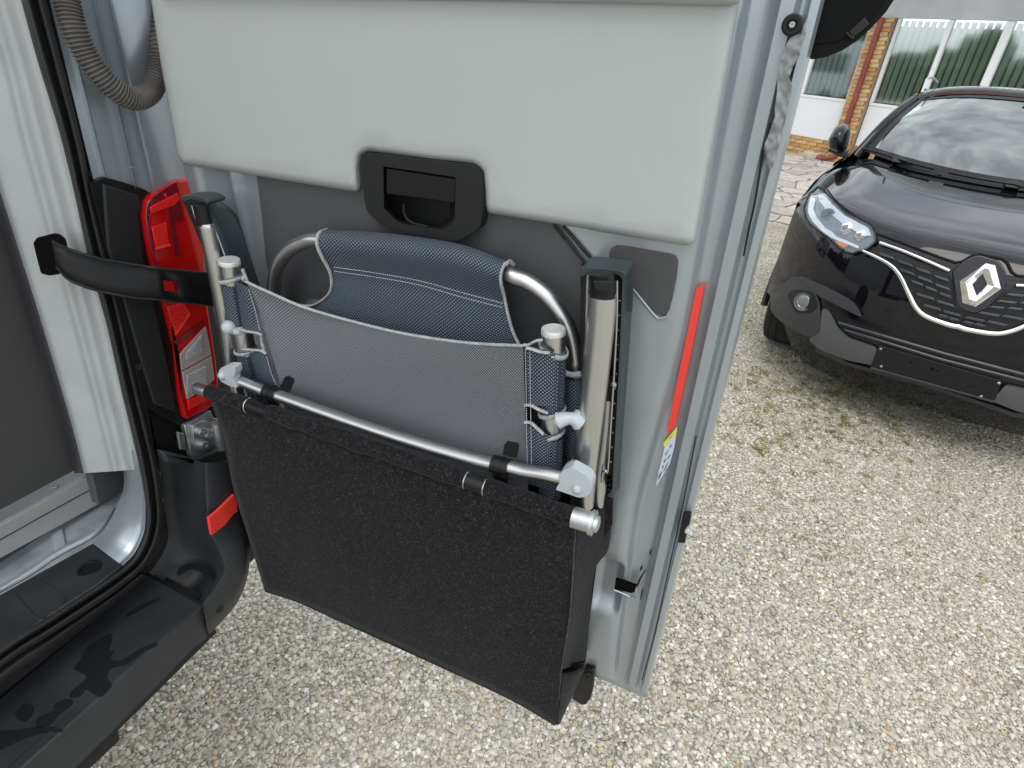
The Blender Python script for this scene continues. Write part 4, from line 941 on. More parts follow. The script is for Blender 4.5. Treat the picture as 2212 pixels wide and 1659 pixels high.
# right-hand chair rail
rb = slab('chair_rail', T('O', (172, 330), (440, 350), (428, 800), (400, 1300), (378, 1650), (372, 1800), (330, 1830), (160, 1700), (165, 900)), VX(-.008), .006, OUT, BLACKM, door)
loft('rail_side', [[VX(-.058)(*p) for p in T('O', (443, 385), (432, 640), (414, 1050), (388, 1500), (372, 1810))], [VX(-.050)(*p) for p in T('O', (462, 395), (450, 640), (432, 1050), (403, 1500), (386, 1812))], [VX(-.001)(*p) for p in T('O', (508, 470), (500, 640), (470, 1050), (436, 1500), (420, 1780))]], TEAL, rb, n=6)
slab('side_tab', rnd(T('O', (440, 400), (508, 470), (500, 640), (455, 636), (438, 560)), 4), VX(-.030), .003, OUT, TEAL, rb, .001)
slab('rail_cap', rnd(T('O', (152, 388), (158, 356), (200, 348), (420, 372), (455, 388), (462, 412), (440, 436), (425, 408), (400, 396), (225, 380), (205, 398), (180, 410), (160, 404)), 5, 3), VX(-.062), .040, OUT, TEAL, rb, .004)
slab('rail_wall', T('O', (165, 378), (212, 372), (206, 700), (196, 1000), (165, 1100), (166, 700)), VX(-.052), .046, OUT, BLACK, rb, .001)
slab('rail_wall', T('O', (395, 380), (438, 400), (428, 800), (400, 1300), (372, 1700), (340, 1690), (372, 1200), (392, 800)), VX(-.050), .003, OUT, BLACK, rb, .001)
tube('spring_strip', [VX(-.056)(*p) for p in T('O', (262, 380), (222, 392), (214, 440), (208, 640), (203, 820))], .0016, ALU, rb, 8)
tube('spring_strip', [VX(-.056)(*p) for p in T('O', (404, 432), (402, 700), (385, 1040), (362, 1400), (345, 1660)) + T('P', (52, 285), (36, 300), (30, 360))], .0018, ALU, rb, 8)
for k in range(12):
    q = T('O', (418 - k * 5.2, 560 + k * 95))[0]; slab('rail_notch', [(q[0] - 3, q[1]), (q[0] + 3, q[1] + 1), (q[0] + 3, q[1] + 4), (q[0] - 3, q[1] + 3)], VX(-.0545), .001, OUT, ALU, rb)
lathe('rail_screw', VX(-.056)(*T('O', (384, 1108))[0]), (-1, 0, 0), [(0, .004), (.002, .0035), (.003, .001), (.003, .0001)], ZINC, rb, 12)
for k in range(4):
    q = T('P', (38 + k * 3, 300 + k * 33))[0]; slab('rail_tooth', [(q[0], q[1]), (q[0] + 15, q[1] + 3), (q[0] + 14, q[1] + 8), (q[0] - 1, q[1] + 5)], VX(-.03), .01, OUT, BLACK, rb, .0008)
# left-hand chair rail
rl = slab('chair_rail', T('U', (510, 480), (770, 510), (860, 760), (960, 1050), (1080, 1400), (980, 1500), (700, 900), (560, 560)), VX(-.022), .012, OUT, BLACKM, door)
loft('rail_side', [[VX(-.062)(*p) for p in T('U', (772, 490), (800, 660), (868, 850), (950, 1060), (1090, 1430))], [VX(-.050)(*p) for p in T('U', (810, 520), (880, 660), (950, 850), (1020, 1060), (1150, 1440))], [VX(-.020)(*p) for p in T('U', (850, 490), (985, 600), (1065, 770), (1130, 1000), (1240, 1400))], [VX(-.001)(*p) for p in T('U', (800, 455), (1000, 570), (1100, 740), (1180, 980), (1300, 1370))]], TEAL, rl, n=6)
slab('rail_cap', rnd(T('U', (500, 456), (640, 452), (710, 464), (760, 487), (782, 520), (765, 548), (742, 517), (640, 493), (600, 486), (560, 512), (525, 502)), 4, 3), VX(-.072), .030, OUT, TEAL, rl, .004)
tube('spring_strip', [VX(-.076)(*p) for p in T('U', (622, 545), (650, 640), (680, 720))], .0016, ALU, rl, 8)
tube('spring_strip', [VX(-.066)(*p) for p in T('U', (812, 700), (880, 870), (945, 1045))], .0012, ALU, rl, 8)

# ---- van body round the opening
def FX(k, p, t=.35):
    """the point carried on along the van's lateral direction, away from the corner"""
    x, y = T(k, p)[0]; return (x + (x - 1757) * t, y + (y - 83.5) * t)
c0 = [(-200, A_) for A_ in ()]
def rowsof(cols): return [[VY(yv)(*p) for p in c] for c, yv in cols]
def mixpx(a, b, t): return [(p[0] + (q[0] - p[0]) * t, p[1] + (q[1] - p[1]) * t) for p, q in zip(a, b)]
sin_ = T('A', (60, -300), (140, 0), (250, 400), (390, 870), (480, 1240), (572, 1659)) + T('B', (650, 290), (700, 480), (790, 880), (850, 1130), (905, 1380)) + T('G', (945, 0), (932, 150), (872, 278), (800, 352), (640, 462), (300, 685), (-60, 920)) + [FX('G', (-60, 920))]
sou_ = T('A', (240, -300), (310, 0), (420, 430), (540, 930), (610, 1300), (700, 1659)) + T('B', (790, 330), (850, 620), (915, 900), (960, 1080), (1035, 1400)) + T('G', (1060, 0), (1042, 150), (990, 290), (900, 400), (700, 555), (330, 800), (-60, 1060)) + [FX('G', (-60, 1060))]
profile = [(-.04, .925), (0, .906), (.14, .888), (.30, .886), (.42, .905), (.50, .905), (.62, .890), (.80, .888), (.95, .896), (1.0, .915)]
loft('door_seal', [[VY(yv)(*p) for p in mixpx(sin_, sou_, t)] for t, yv in profile], RUBBER, van, n=5, sharp=80)
# dark gap under the seal and rubber lips
g1 = T('G', (900, 400), (700, 555), (330, 800), (-60, 1060)) + [FX('G', (-60, 1060))]; g2 = T('G', (975, 420), (700, 640), (330, 940), (-60, 1250)) + [FX('G', (-60, 1250))]
loft('sill_gap', rowsof([(g1, .905), (mixpx(g1, g2, .25), .892), (mixpx(g1, g2, .5), .90), (mixpx(g1, g2, .7), .93), (g2, .945)]), RUBBER, van)
# rear corner column: pressed steel with ribs
def col_line(a, b, ext=.30):
    a, b = Vector(a), Vector(b); return [tuple(a + (b - a) * -ext), tuple(a), tuple(a.lerp(b, .33)), tuple(a.lerp(b, .66)), tuple(b)]
def A1(x, y): return T('A', (x, y))[0]
clines = [((300, 0), (600, 1210), .915), ((322, 0), (615, 1205), .895), ((386, 0), (670, 1185), .893), ((400, 0), (690, 1180), .885), ((412, 0), (702, 1182), .891), ((598, 0), (865, 1215), .893), ((612, 0), (879, 1220), .882), ((626, 0), (893, 1225), .888), ((702, 0), (990, 1262), .889), ((714, 0), (1004, 1268), .876), ((728, 0), (1020, 1270), .880), ((930, 0), (1165, 1205), .880), ((990, 0), (1240, 1180), .885), ((1100, 0), (1350, 1150), .93)]
loft('corner_column', [[VY(yv)(*p) for p in col_line(A1(*a), A1(*b))] for a, b, yv in clines], SILVER, van, sm=False, sharp=25)
slab('stamped_tab', T('A', (838, 1075), (875, 1078), (872, 1088), (845, 1088)), VY(.882), .004, FW, SILVER, van)
# lamp surround and tail lamp
sr = T('A', (585, 1190), (600, 1185), (680, 1148), (800, 1180), (940, 1228), (990, 1262), (952, 1315), (944, 1400), (960, 1520), (990, 1659)) + T('B', (1035, 180), (1080, 320), (1150, 620), (1188, 960), (1212, 1075), (1200, 1110), (1080, 1060), (960, 985), (1000, 1250), (1035, 1380), (960, 1080), (850, 620), (765, 250)) + T('A', (700, 1659), (640, 1400))
slab('lamp_surround', sr, VY(.884), .03, FW, BLACK, van, .004)
slab('surround_step', T('A', (670, 1190), (900, 1265), (915, 1300), (905, 1400), (930, 1659)) + T('B', (1000, 300), (1090, 700), (1150, 1020), (1000, 960), (880, 560), (780, 200)) + T('A', (700, 1600)), VY(.879), .006, FW, BLACKM, van, .003)
lathe('surround_hole', VY(.8785)(*T('B', (895, 715))[0]), (0, -1, 0), [(0, .006), (.001, .006), (.0005, .004), (-.002, .0002)], BLACKM, van, 16)
lamp_out = T('A', (955, 1320), (985, 1275), (1145, 1168), (1260, 1150), (1330, 1659)) + T('B', (1330, 200), (1400, 650), (1420, 830), (1400, 965), (1212, 1062), (1182, 940), (1150, 600), (1080, 320), (988, 0)) + T('A', (960, 1500), (945, 1400))
lamp = slab('tail_lamp', lamp_out, VY(.872), .02, FW, REDLENS, van, .004, label='tall red tail lamp with clear lower segments')
slab('lens_edge', T('A', (955, 1320), (985, 1278), (1145, 1172), (1158, 1225), (1000, 1318), (978, 1360), (972, 1440), (1000, 1600), (1010, 1659)) + T('B', (1030, 110), (1100, 330), (1165, 640), (1195, 950), (1216, 1050), (1182, 940), (1150, 600), (1080, 320), (988, 0)) + T('A', (960, 1500), (945, 1400)), VY(.8705), .003, FW, REDDARK, lamp, .001)
for a in ([('A', (975, 1345), (1010, 1322), (1150, 1250), (1165, 1290), (1130, 1330), (985, 1385))], [('A', (985, 1470), (1080, 1440), (1100, 1590), (1015, 1615))], [('A', (1075, 1250), (1090, 1290), (1080, 1300), (1066, 1262))],
          [('B', (1045, 155), (1115, 158), (1140, 240), (1065, 235))], [('B', (1085, 330), (1190, 300), (1235, 370), (1140, 510))], [('B', (1218, 935), (1330, 885), (1345, 930), (1225, 1000))]):
    slab('inner_reflector', T(a[0][0], *a[0][1:]), VY(.869), .002, FW, REDBRIGHT, lamp, .001)
for a in ((('A'), (1088, 1300), (1160, 1285), (1190, 1425), (1100, 1440)), (('A'), (1105, 1445), (1130, 1442), (1165, 1655), (1140, 1659)), (('B'), (1120, 560), (1150, 575), (1330, 440), (1325, 415)), (('A'), (1010, 1300), (1150, 1215), (1155, 1240), (1012, 1318))):
    slab('painted_depth', T(a[0], *a[1:]), VY(.8695), .002, FW, REDDARK, lamp)  # darker red patches, shade painted in to give the lens depth
for k in range(5): slab('prism_bar', T('B', (1098, 352 + k * 26), (1190 + k * 2, 322 + k * 26), (1191 + k * 2, 327 + k * 26), (1099, 357 + k * 26)), VY(.8675), .0015, FW, REDBRIGHT, lamp)
slab('prism_bar', T('A', (1010, 1606), (1106, 1580), (1108, 1592), (1012, 1620)), VY(.868), .0015, FW, mat('orange_red_prism', (.85, .06, .02), .3), lamp)
slab('prism_bar', T('B', (1133, 510), (1228, 372), (1236, 378), (1142, 516)), VY(.868), .0015, FW, mat('orange_red_prism', (.85, .06, .02), .3), lamp)
CLR = mat('clear_ribbed_lens', (.42, .37, .36), .15, .2, .7, .05)
slab('clear_segment', T('B', (1168, 640), (1200, 600), (1335, 455), (1372, 640), (1180, 745)), VY(.8695), .003, FW, CLR, lamp, .001)
slab('clear_segment', T('B', (1182, 752), (1372, 650), (1392, 800), (1290, 885), (1215, 930), (1200, 860)), VY(.8695), .003, FW, CLR, lamp, .001)
RIB = mat('lens_rib', (.62, .62, .62), .12, .4, .6)
for k in range(9): y = 520 + k * 13; slab('lens_rib', T('B', (1210 + max(0, 5 - k) * 12, y + 40), (1310, y - 8), (1312, y - 2), (1212 + max(0, 5 - k) * 12, y + 46)), VY(.8675), .002, FW, RIB, lamp)
for k in range(10): y = 745 + k * 13; slab('lens_rib', T('B', (1215, y + 30), (1340, y - 28), (1342, y - 22), (1217, y + 36)), VY(.8675), .002, FW, RIB, lamp)
# hinge
slab('hinge_recess', T('B', (960, 985), (1030, 1000), (1160, 1055), (1205, 1100), (1420, 960), (1500, 1200), (1240, 1330), (1020, 1255)), VY(.900), .02, FW, BLACK, van)
hg = slab('door_hinge', T('B', (1195, 1098), (1365, 1000), (1385, 1050), (1420, 1060), (1470, 1240), (1250, 1312), (1236, 1290)), VY(.876), .012, FW, ZINC, van, .002)
slab('hinge_leaf', rnd(T('B', (1245, 1100), (1330, 1062), (1400, 1120), (1420, 1210), (1290, 1262), (1262, 1230)), 5, 3), VY(.868), .008, FW, ZINC, hg, .002)
slab('hinge_tab', T('B', (1152, 1142), (1195, 1150), (1205, 1258), (1170, 1255)), VY(.874), .006, FW, ZINC, hg, .001)
for q, r_ in (((1303, 1138), .0075), ((1360, 1152), .0095), ((1322, 1225), .0085)):
    lathe('hinge_bolt', VY(.862)(*T('B', q)[0]), (0, -1, 0), [(-.006, r_), (.004, r_), (.005, r_ * .85), (.005, r_ * .5), (.001, r_ * .45), (.001, .0002)], ZINC, hg, 14)
cyl('hinge_knuckle', VY(.855)(*T('B', (1400, 1080))[0]), VY(.850)(*T('B', (1445, 1250))[0]), .010, ZINC, hg)
# bumper corner, step and rear face
def crease(k): return k
cz_ = T('B', (1330, 1340)) + T('G', (1350, 30), (1372, 150), (1432, 265), (1458, 368), (1425, 450), (1312, 600))
cm_ = T('B', (1450, 1340)) + T('G', (1520, 40), (1550, 160), (1580, 280), (1570, 400), (1500, 530), (1330, 690))
co_ = T('B', (1560, 1340)) + T('G', (1605, 40), (1620, 160), (1620, 300), (1596, 450), (1525, 605), (1352, 802))
loft('bumper_corner', rowsof([(cz_, .800), (mixpx(cz_, cm_, .06), .7945), (cm_, .788), (mixpx(cm_, co_, .6), .795), (co_, .815)]), BUMPER, van, n=6)
ci_ = T('B', (1020, 1252), (1062, 1620)) + T('G', (1090, 150), (1060, 260), (1010, 340), (985, 372), (962, 392))
loft('bumper_inner_face', rowsof([(ci_, .935), (mixpx(ci_, cz_, .35), .915), (mixpx(ci_, cz_, .75), .870), (mixpx(ci_, cz_, .96), .805), (cz_, .800)]), BUMPER, van, n=6)
slab('bumper_top', T('B', (1050, 1262), (1230, 1305), (1245, 1322), (1470, 1235), (1490, 1340), (1340, 1350), (1080, 1345)), VY(.868), .02, FW, BUMPER, van, .006)
sp = slab('bumper_step', T('G', (968, 402), (1310, 598), (130, 1657)) + [FX('G', (130, 1657)), FX('G', (-60, 1250))] + T('G', (-60, 1250)), VZ(-.930), .012, DN, BUMPER, van, .004)
slab('bumper_face', T('G', (1311, 606), (1320, 690), (1350, 802), (1330, 830), (1250, 890), (962, 1190), (755, 1400)) + [FX('G', (755, 1400)), FX('G', (130, 1668))] + T('G', (130, 1668)), VY(.797), .02, FW, BUMPER, van, .003)
slab('bumper_lower_lip', T('G', (768, 1400), (782, 1480), (590, 1659), (300, 1950), (-100, 2300), (-100, 2200), (400, 1745)), VY(.83), .03, FW, BLACKM, van, .003)
lathe('bumper_hole', VY(.828)(*T('G', (617, 1560))[0]), (0, -1, 0), [(0, .006), (.001, .006), (.0005, .004), (-.002, .0002)], BLACK, van, 16)
lathe('parking_sensor', VY(.788)(*T('G', (1426, 628))[0]), (0, -1, 0), [(-.004, .0085), (.0005, .0085), (.0008, .007), (-.0005, .0065), (.0002, .0002)], BLACKM, van, 20)
tube('step_joint', [VZ(-.9285)(*p) for p in T('G', (968, 395), (1020, 425), (1180, 520), (1305, 598))] + [VY(.795)(*p) for p in T('G', (1315, 640), (1318, 700), (1352, 800))], .0016, SEAM, van, 8, n=3)
slab('bumper_reflector', T('B', (1410, 1652), (1490, 1575), (1520, 1545), (1538, 1600), (1540, 1659)) + T('G', (1518, 10), (1460, 85), (1372, 152), (1352, 40)), VY(.782), .006, FW, REDTAPE, van, .001)
WET = mat('wet_plastic', (.0115, .0125, .014), .34)
for pts in ([(482, 1010), (520, 960), (560, 880), (640, 830), (715, 788), (722, 830), (702, 895), (735, 905), (712, 945), (745, 965), (800, 955), (900, 890), (1005, 845), (1012, 868), (930, 905), (820, 985), (715, 1015), (692, 1080), (722, 1125), (650, 1198), (560, 1150), (520, 1190), (455, 1200), (470, 1150), (540, 1100), (555, 1060), (505, 1030)],
            [(230, 1380), (250, 1330), (340, 1290), (350, 1250), (410, 1215), (470, 1225), (440, 1270), (380, 1310), (330, 1370), (260, 1400)], [(100, 1320), (130, 1260), (200, 1245), (215, 1290), (160, 1360)], [(-60, 1440), (120, 1410), (280, 1388), (400, 1405), (395, 1425), (300, 1430), (150, 1470), (-60, 1560)],
            [(820, 665), (900, 610), (1015, 560), (1022, 572), (920, 630), (830, 678)], [(1145, 390), (1165, 360), (1230, 335), (1320, 345), (1400, 410), (1425, 470), (1390, 480), (1370, 430), (1300, 385), (1230, 370), (1165, 408)]):
    slab('water_stain', [(q.x, q.y) for q in smooth_path([(a, b, 0) for a, b in T('G', *pts)], 4, True)], VZ(-.9286), .0012, DN, WET, sp)
# sill: kick plate, painted floor, curved painted corner, aluminium threshold
kp = slab('sill_plate', T('G', (-400, 755), (0, 532), (600, 200), (792, 345), (640, 462), (300, 685), (-60, 920)) + [FX('G', (-60, 920))], VZ(-.822), .01, DN, PLASTRK, van, .003)
for a in (((90, 520), (240, 690), (300, 680)), ((250, 440), (420, 560), (300, 640))):
    tube('plate_rib', [VZ(-.8215)(*p) for p in T('G', *a)], .0012, PLASTRK, kp, 6)
lathe('plate_socket', VZ(-.8215)(*T('G', (580, 365))[0]), (0, 0, 1), [(0, .019), (.0015, .018), (.0015, .014), (-.003, .012), (-.003, .006), (.001, .004), (.001, .0002)], BLACK, kp, 24)
DUSTY = mat('dusty_silver_paint', (.36, .41, .45), .42, .4, var=.2, vscale=16, bump=.3, bscale=90, bdist=.002, col2=(.52, .55, .57))
slab('painted_floor', [FX('G', (0, 540))] + T('G', (0, 540), (600, 206), (745, 80), (900, -100), (700, -200), (450, 0), (0, 270)) + [FX('G', (0, 270))], VZ(-.832), .008, DN, DUSTY, van, .002)
loft('floor_bead', [[VZ(-.829)(*p) for p in T('G', (-60, 555), (200, 405), (400, 270), (610, 160), (700, 70), (745, -20))], [VZ(-.824)(*p) for p in T('G', (-60, 535), (200, 375), (400, 240), (600, 140), (685, 55), (735, -30))], [VZ(-.829)(*p) for p in T('G', (-60, 515), (200, 350), (390, 225), (585, 125), (670, 40), (722, -40))]], DUSTY, van)
slab('floor_rib', rnd(T('G', (320, 120), (400, 90), (430, 240), (360, 270)), 5), VZ(-.826), .006, DN, DUSTY, van, .003)
ki = T('B', (780, 1300), (800, 1400), (800, 1500), (770, 1590)) + T('G', (720, 40), (660, 130), (590, 196)); ko = T('B', (880, 1250), (912, 1400), (935, 1520), (945, 1620)) + T('G', (940, 120), (880, 262), (798, 352))
loft('sill_corner', [[VY(yv)(*p) for p in mixpx(ki, ko, t)] for t, yv in ((0, .99), (.3, .955), (.7, .925), (.9, .912), (.97, .902), (1.02, .905))], SILVER, van, n=6, sharp=80)
th = slab('threshold', [FX('B', (0, 1640))] + T('B', (0, 1640), (488, 1385), (592, 1416), (0, 1742)) + [FX('B', (0, 1742))], VZ(-.762), .006, DN, mat('satin_threshold', (.55, .57, .59), .35, .8, bump=.1, bscale=300), van, .001)
slab('threshold_riser', T('B', (594, 1420), (642, 1608), (0, 1960)) + [FX('B', (0, 1960)), FX('B', (0, 1748))] + T('B', (0, 1748)), VY(1.075), .01, FW, mat('grey_riser', (.33, .34, .33), .5, .2, var=.06), van, .001)
tube('riser_groove', [VY(1.074)(*p) for p in T('B', (612, 1500), (300, 1672), (0, 1840), (-200, 1950))], .0009, BLACKM, th, 6)
lathe('threshold_screw', VZ(-.7615)(*T('B', (358, 1493))[0]), (0, 0, 1), [(0, .0055), (.0012, .005), (.0012, .0025), (0, .002), (0, .0002)], ZINC, th, 14)
slab('threshold_end', T('B', (592, 1414), (765, 1345), (800, 1385), (802, 1498), (640, 1612)), VY(1.055), .02, FW, mat('grey_end_cap', (.075, .08, .085), .5), van, .002)
# inner pillar trim with moulded ribs, dark edging and cabinet face
pl_ = [(-120, -60), (-62, 150), (-25, 317), (46, 545), (100, 720), (160, 925), (184, 1022)]; pr_ = [(30, -60), (92, 150), (136, 317), (192, 545), (233, 713), (284, 930), (304, 1014)]
pb_ = [.0, .25, .42, .52, .60, .72, .80, .92, 1.0]
ty = [1.045, 1.015, .995, .978, .975, .962, .948, .925, .908]
loft('pillar_trim', [[VY(1.07)(*p) for p in mixpx(pl_, pr_, -.04)]] + [[VY(b)(*p) for p in mixpx(pl_, pr_, a)] for a, b in ((0, 1.04), (.06, 1.022), (.30, 1.004), (.44, .994), (.52, .978), (.58, .974), (.66, .972), (.74, .966), (.80, .946), (.87, .930), (.95, .922), (1.0, .910), (1.04, .915))], PILLAR, van, n=4, sharp=80)
slab('strap_hole_shade', rnd(T('A', (238, 1580), (262, 1545), (385, 1514), (425, 1545), (440, 1600)) + T('B', (435, 60), (385, 118), (320, 128), (288, 118), (262, 20)), 4, 3), (lambda x, y: VY(float(np.interp(x, [80, 110, 145], [.957, .937, .912])))(x, y)), .008, FW, mat('pocket_shade', (.002, .002, .002), .9, spec=.1), van)  # slab laid on the trim; the hole's shade is put into its near-black colour
pe = [(x - 30 + k * 1.0, y + 1) for k, (x, y) in enumerate(pl_)]
loft('cabinet_edging', rowsof([(pe, 1.09), (mixpx(pe, pl_, .5), 1.065), (pl_, 1.055)]), mat('dark_edging', (.035, .035, .042), .5), van)
slab('cabinet_face', [(-148, -60), (-90, 150), (-53, 317), (20, 545), (74, 720), (134, 925), (160, 1016), (-20, 1112), FX('D', (-20, 1112)), (-640, -60)], VY(1.095), .02, FW, mat('dark_cabinet', (.048, .047, .046), .55, bump=.2, bscale=500, bdist=.0004, var=.05), van)
# check strap from the pillar pocket to the door
stp = [(112, 521), (150, 539), (190, 552), (234, 563), (285, 571), (315, 576), (336, 579), (390, 585), (460, 592)]
stb = [(122, 575), (146, 601), (176, 616), (215, 628), (256, 637), (300, 644), (340, 647), (400, 653), (470, 661)]
yS = [.905, .895, .88, .87, .855, .845, .835, .825, .81]
SF = {}
strow = lambda t: [VY(yS[k])(*p) for k, p in enumerate(mixpx(stp, stb, t))]
hs0, hs1 = .36, .70
def stmid(r): return r[:7] + [r[6].lerp(r[7], .25), r[6].lerp(r[7], .78)] + r[7:]
g_ = [stmid(strow(t)) for t in (0, hs0, hs1, 1)]; nc = len(g_[0])
fs = [(i * nc + j, i * nc + j + 1, (i + 1) * nc + j + 1, (i + 1) * nc + j) for i in range(3) for j in range(nc - 1) if not (i == 1 and j == 7)]
stg = link('check_strap', meshof([v for r in g_ for v in r], fs), mat('strap_black', (.0045, .0045, .005), .5, spec=.3), van)
so_ = stg.modifiers.new('thick', 'SOLIDIFY'); so_.thickness = .004; so_.offset = 0
slab('strap_mount', [(440, 590), (505, 600), (512, 668), (455, 660)], VX(-.002), .006, OUT, BLACKM, stg, .002)
slab('strap_link', [(446, 592), (476, 597), (482, 660), (452, 658)], VY(.822), .006, FW, BLACKM, stg)
tube('strap_edge', strow(0), .0024, BLACKM, stg, 8); tube('strap_edge', strow(1), .0024, BLACKM, stg, 8)
# corrugated cable conduit between body and door
hp = T('A', (400, -200), (432, 0), (472, 160), (545, 330), (645, 480), (765, 595), (870, 640), (965, 600), (1015, 500), (1035, 380), (1050, 200), (1070, 0), (1080, -200))
hy = [.868, .866, .862, .858, .852, .848, .848, .852, .858, .866, .875, .88, .885]
path = smooth_path([VY(b)(*a) for a, b in zip(hp, hy)], 75); L_tot = sum((path[i] - path[i - 1]).length for i in range(1, len(path)))
nR = L_tot / .0052
link('cable_conduit', tube_mesh(path, lambda t: .0138 + .0018 * math.sin(2 * math.pi * nR * t), 20), HOSE, van, sharp=80)
# the rest of the van body: side, floor, wheel, windows (seen from other sides and in reflections)
SKIN = [(.085, .93), (.10, 1.05), (.11, 2.0), (.11, 5.2)]
loft('body_side', [[Vector((x, y, -1.05)) for x, y in SKIN], [Vector((x + .015, y, -.5)) for x, y in SKIN], [Vector((x, y, .2)) for x, y in SKIN], [Vector((x - .06, y, .9)) for x, y in SKIN], [Vector((x - .16, y, 1.15)) for x, y in SKIN]], SILVER, van, n=3)
loft('roof', [[Vector((-.05, y, 1.16)), Vector((-.85, y, 1.20)), Vector((-1.65, y, 1.16))] for y in (.95, 5.2)], SILVER, van, sm=False)
box('side_window', (.07, 2.0, .0), (.105, 3.1, .55), mat('dark_van_glass', (.01, .012, .014), .05), van, .01)
box('van_floor', (-1.6, 1.10, -.86), (.02, 5.0, -.80), DARKPAN, van)
box('cross_panel', (-.06, .93, -.95), (.07, 1.0, 1.1), BLACKM, van)
box('rear_crossmember', (-1.6, .952, -1.12), (.06, 1.02, -.865), BLACKM, van)
box('bumper_core', (-1.6, .825, -1.06), (-.19, .945, -.944), BLACKM, van)
box('corner_backing', (-.075, .953, -.84), (.055, .99, -.50), BLACKM, van)
box('corner_backing', (-.16, .953, -1.10), (.055, .99, -.842), BLACKM, van)
lathe('rear_wheel', (-.10, 2.0, -1.30), (1, 0, 0), [(0, .2), (0, .3), (.02, .34), (.2, .34), (.22, .3), (.22, .2), (.19, .15), (.19, .001)], TYRE, van, 32)

# ------------------------------------------------------------------ folded camping chair in the door's rails
ch = root('folding_chair', 'folded aluminium camping chair with blue-grey mesh fabric, standing in the felt pouch', 'chair', VAN, VX(-.07)(850, 1150))
XL, XP, XH, XC_ = -.078, -.074, -.034, -.112
def leg(name, px, w, x, m=ALU, flat=.82): 
    P = [VX(x)(*p) for p in px]; r = rad_of(P[len(P) // 2], w); return tube(name, P, lambda t: r, m, ch, 24, flat, (0, 1, 0.0))
lg = leg('leg', T('U', (752, 738)) + T('E', (238, 120), (300, 430), (362, 780), (400, 1010), (470, 1330)), 33, XL)
leg('foot_cap', T('U', (706, 540), (728, 640), (752, 738)), 36, XL, BLACK)
rg = leg('leg', T('J', (862, -20), (845, 200), (805, 600), (765, 950), (742, 1180), (730, 1330)), 55, XL)
leg('leg', T('J', (898, 640), (880, 850), (850, 1080), (822, 1330)), 36, XL + .035)
leg('foot_cap', T('J', (905, 480), (901, 560), (896, 648)), 38, XL + .035, BLACK)
leg('foot_cap', T('O', (300, 385), (306, 470), (308, 562)), 56, XL, BLACK)
slab('cap_catch', rnd(T('O', (245, 440), (370, 445), (350, 505), (265, 500)), 4), VX(XL - .016), .006, OUT, BLACKM, ch, .001)
# hoop of the backrest
hpx = T('E', (800, 1000), (715, 760), (678, 600), (668, 480), (690, 350), (762, 245), (860, 190), (960, 172)) + [(800, 535), (905, 547), (1004, 563)] + T('H', (1100, 960), (1210, 1000), (1330, 1090), (1425, 1210), (1490, 1350), (1520, 1500), (1524, 1620)) + T('J', (695, 500), (690, 800), (680, 1100))
P = [VX(XH)(*p) for p in hpx]; tube('backrest_hoop', P, rad_of(P[14], 36), ALUX, ch, 22)
# backrest fabric: sleeve over the hoop, then a hanging panel
bf = [[(700, 503), (800, 507), (905, 518), (1004, 536), (1090, 570)], [(698, 496), (800, 501), (905, 512), (1004, 530), (1096, 565)], [(690, 508), (800, 518), (905, 529), (1002, 546), (1088, 578)], [(685, 530), (800, 542), (905, 554), (1000, 571), (1083, 600)],
      [(700, 556), (800, 567), (903, 580), (998, 597), (1082, 622)], [(716, 590), (802, 598), (902, 612), (999, 632), (1088, 650)], [(716, 618), (803, 632), (902, 650), (1002, 672), (1096, 678)], [(698, 646), (803, 680), (902, 705), (1006, 725), (1110, 720)], [(655, 662), (780, 740), (900, 780), (1010, 800), (1122, 765)], [(640, 800), (780, 860), (900, 880), (1010, 900), (1128, 900)]]
bx = [-.018, -.034, -.050, -.055, -.050, -.043, -.045, -.048, -.050, -.050]
loft('backrest_fabric', [[VX(x)(*p) for p in r] for r, x in zip(bf, bx)], NAVY, ch, n=7)
tube('edge_piping', [VX(x)(*p) for p, x in zip(T('E', (1010, 103), (975, 118), (950, 160), (952, 215), (985, 290), (1028, 370), (1044, 445), (1030, 512), (985, 560), (915, 596), (830, 594), (770, 570)), (-.022, -.040, -.053, -.057, -.055, -.048, -.047, -.047, -.048, -.050, -.050, -.045))], .0030, PIPING, ch, 10, .55, (1, 0, 0))
tube('edge_piping', [VX(x)(*p) for p, x in zip(T('H', (1118, 888), (1088, 866), (1055, 890), (1035, 945), (1035, 1010), (1055, 1090), (1078, 1200), (1108, 1310), (1148, 1400)), (-.020, -.034, -.050, -.057, -.056, -.048, -.048, -.050, -.052))], .0030, PIPING, ch, 10, .55, (1, 0, 0))
tube('sleeve_piping', [VX(-.052)(*p) for p in T('J', (610, 470), (640, 488), (680, 492), (725, 486))], .0035, PIPING, ch, 8)
P = [VX(XH - .002)(*p) for p in T('J', (688, 500), (686, 700), (680, 1000))]; tube('rear_sleeve', P, rad_of(P[1], 46), NAVY, ch, 18)
def stitches(name, px, x, step=9, ln=.6):
    A_ = smooth_path([VX(x)(*p) for p in px], 10); L = [0]
    for i in range(1, len(A_)): L.append(L[-1] + (A_[i] - A_[i - 1]).length)
    vs, fs = [], []; s = 0; d_ = .0034
    def at(s):
        k = min(len(L) - 2, max(0, int(np.searchsorted(L, s)) - 1)); return A_[k].lerp(A_[k + 1], (s - L[k]) / max(1e-9, L[k + 1] - L[k]))
    while s + d_ * ln < L[-1]:
        me_ = tube_mesh([at(s), at(s + d_ * ln)], .00055, 5); b = len(vs); vs += [v.co.copy() for v in me_.vertices]; fs += [tuple(b + i for i in p.vertices) for p in me_.polygons]; bpy.data.meshes.remove(me_); s += d_
    link(name, meshof(vs, fs), STITCH, ch)
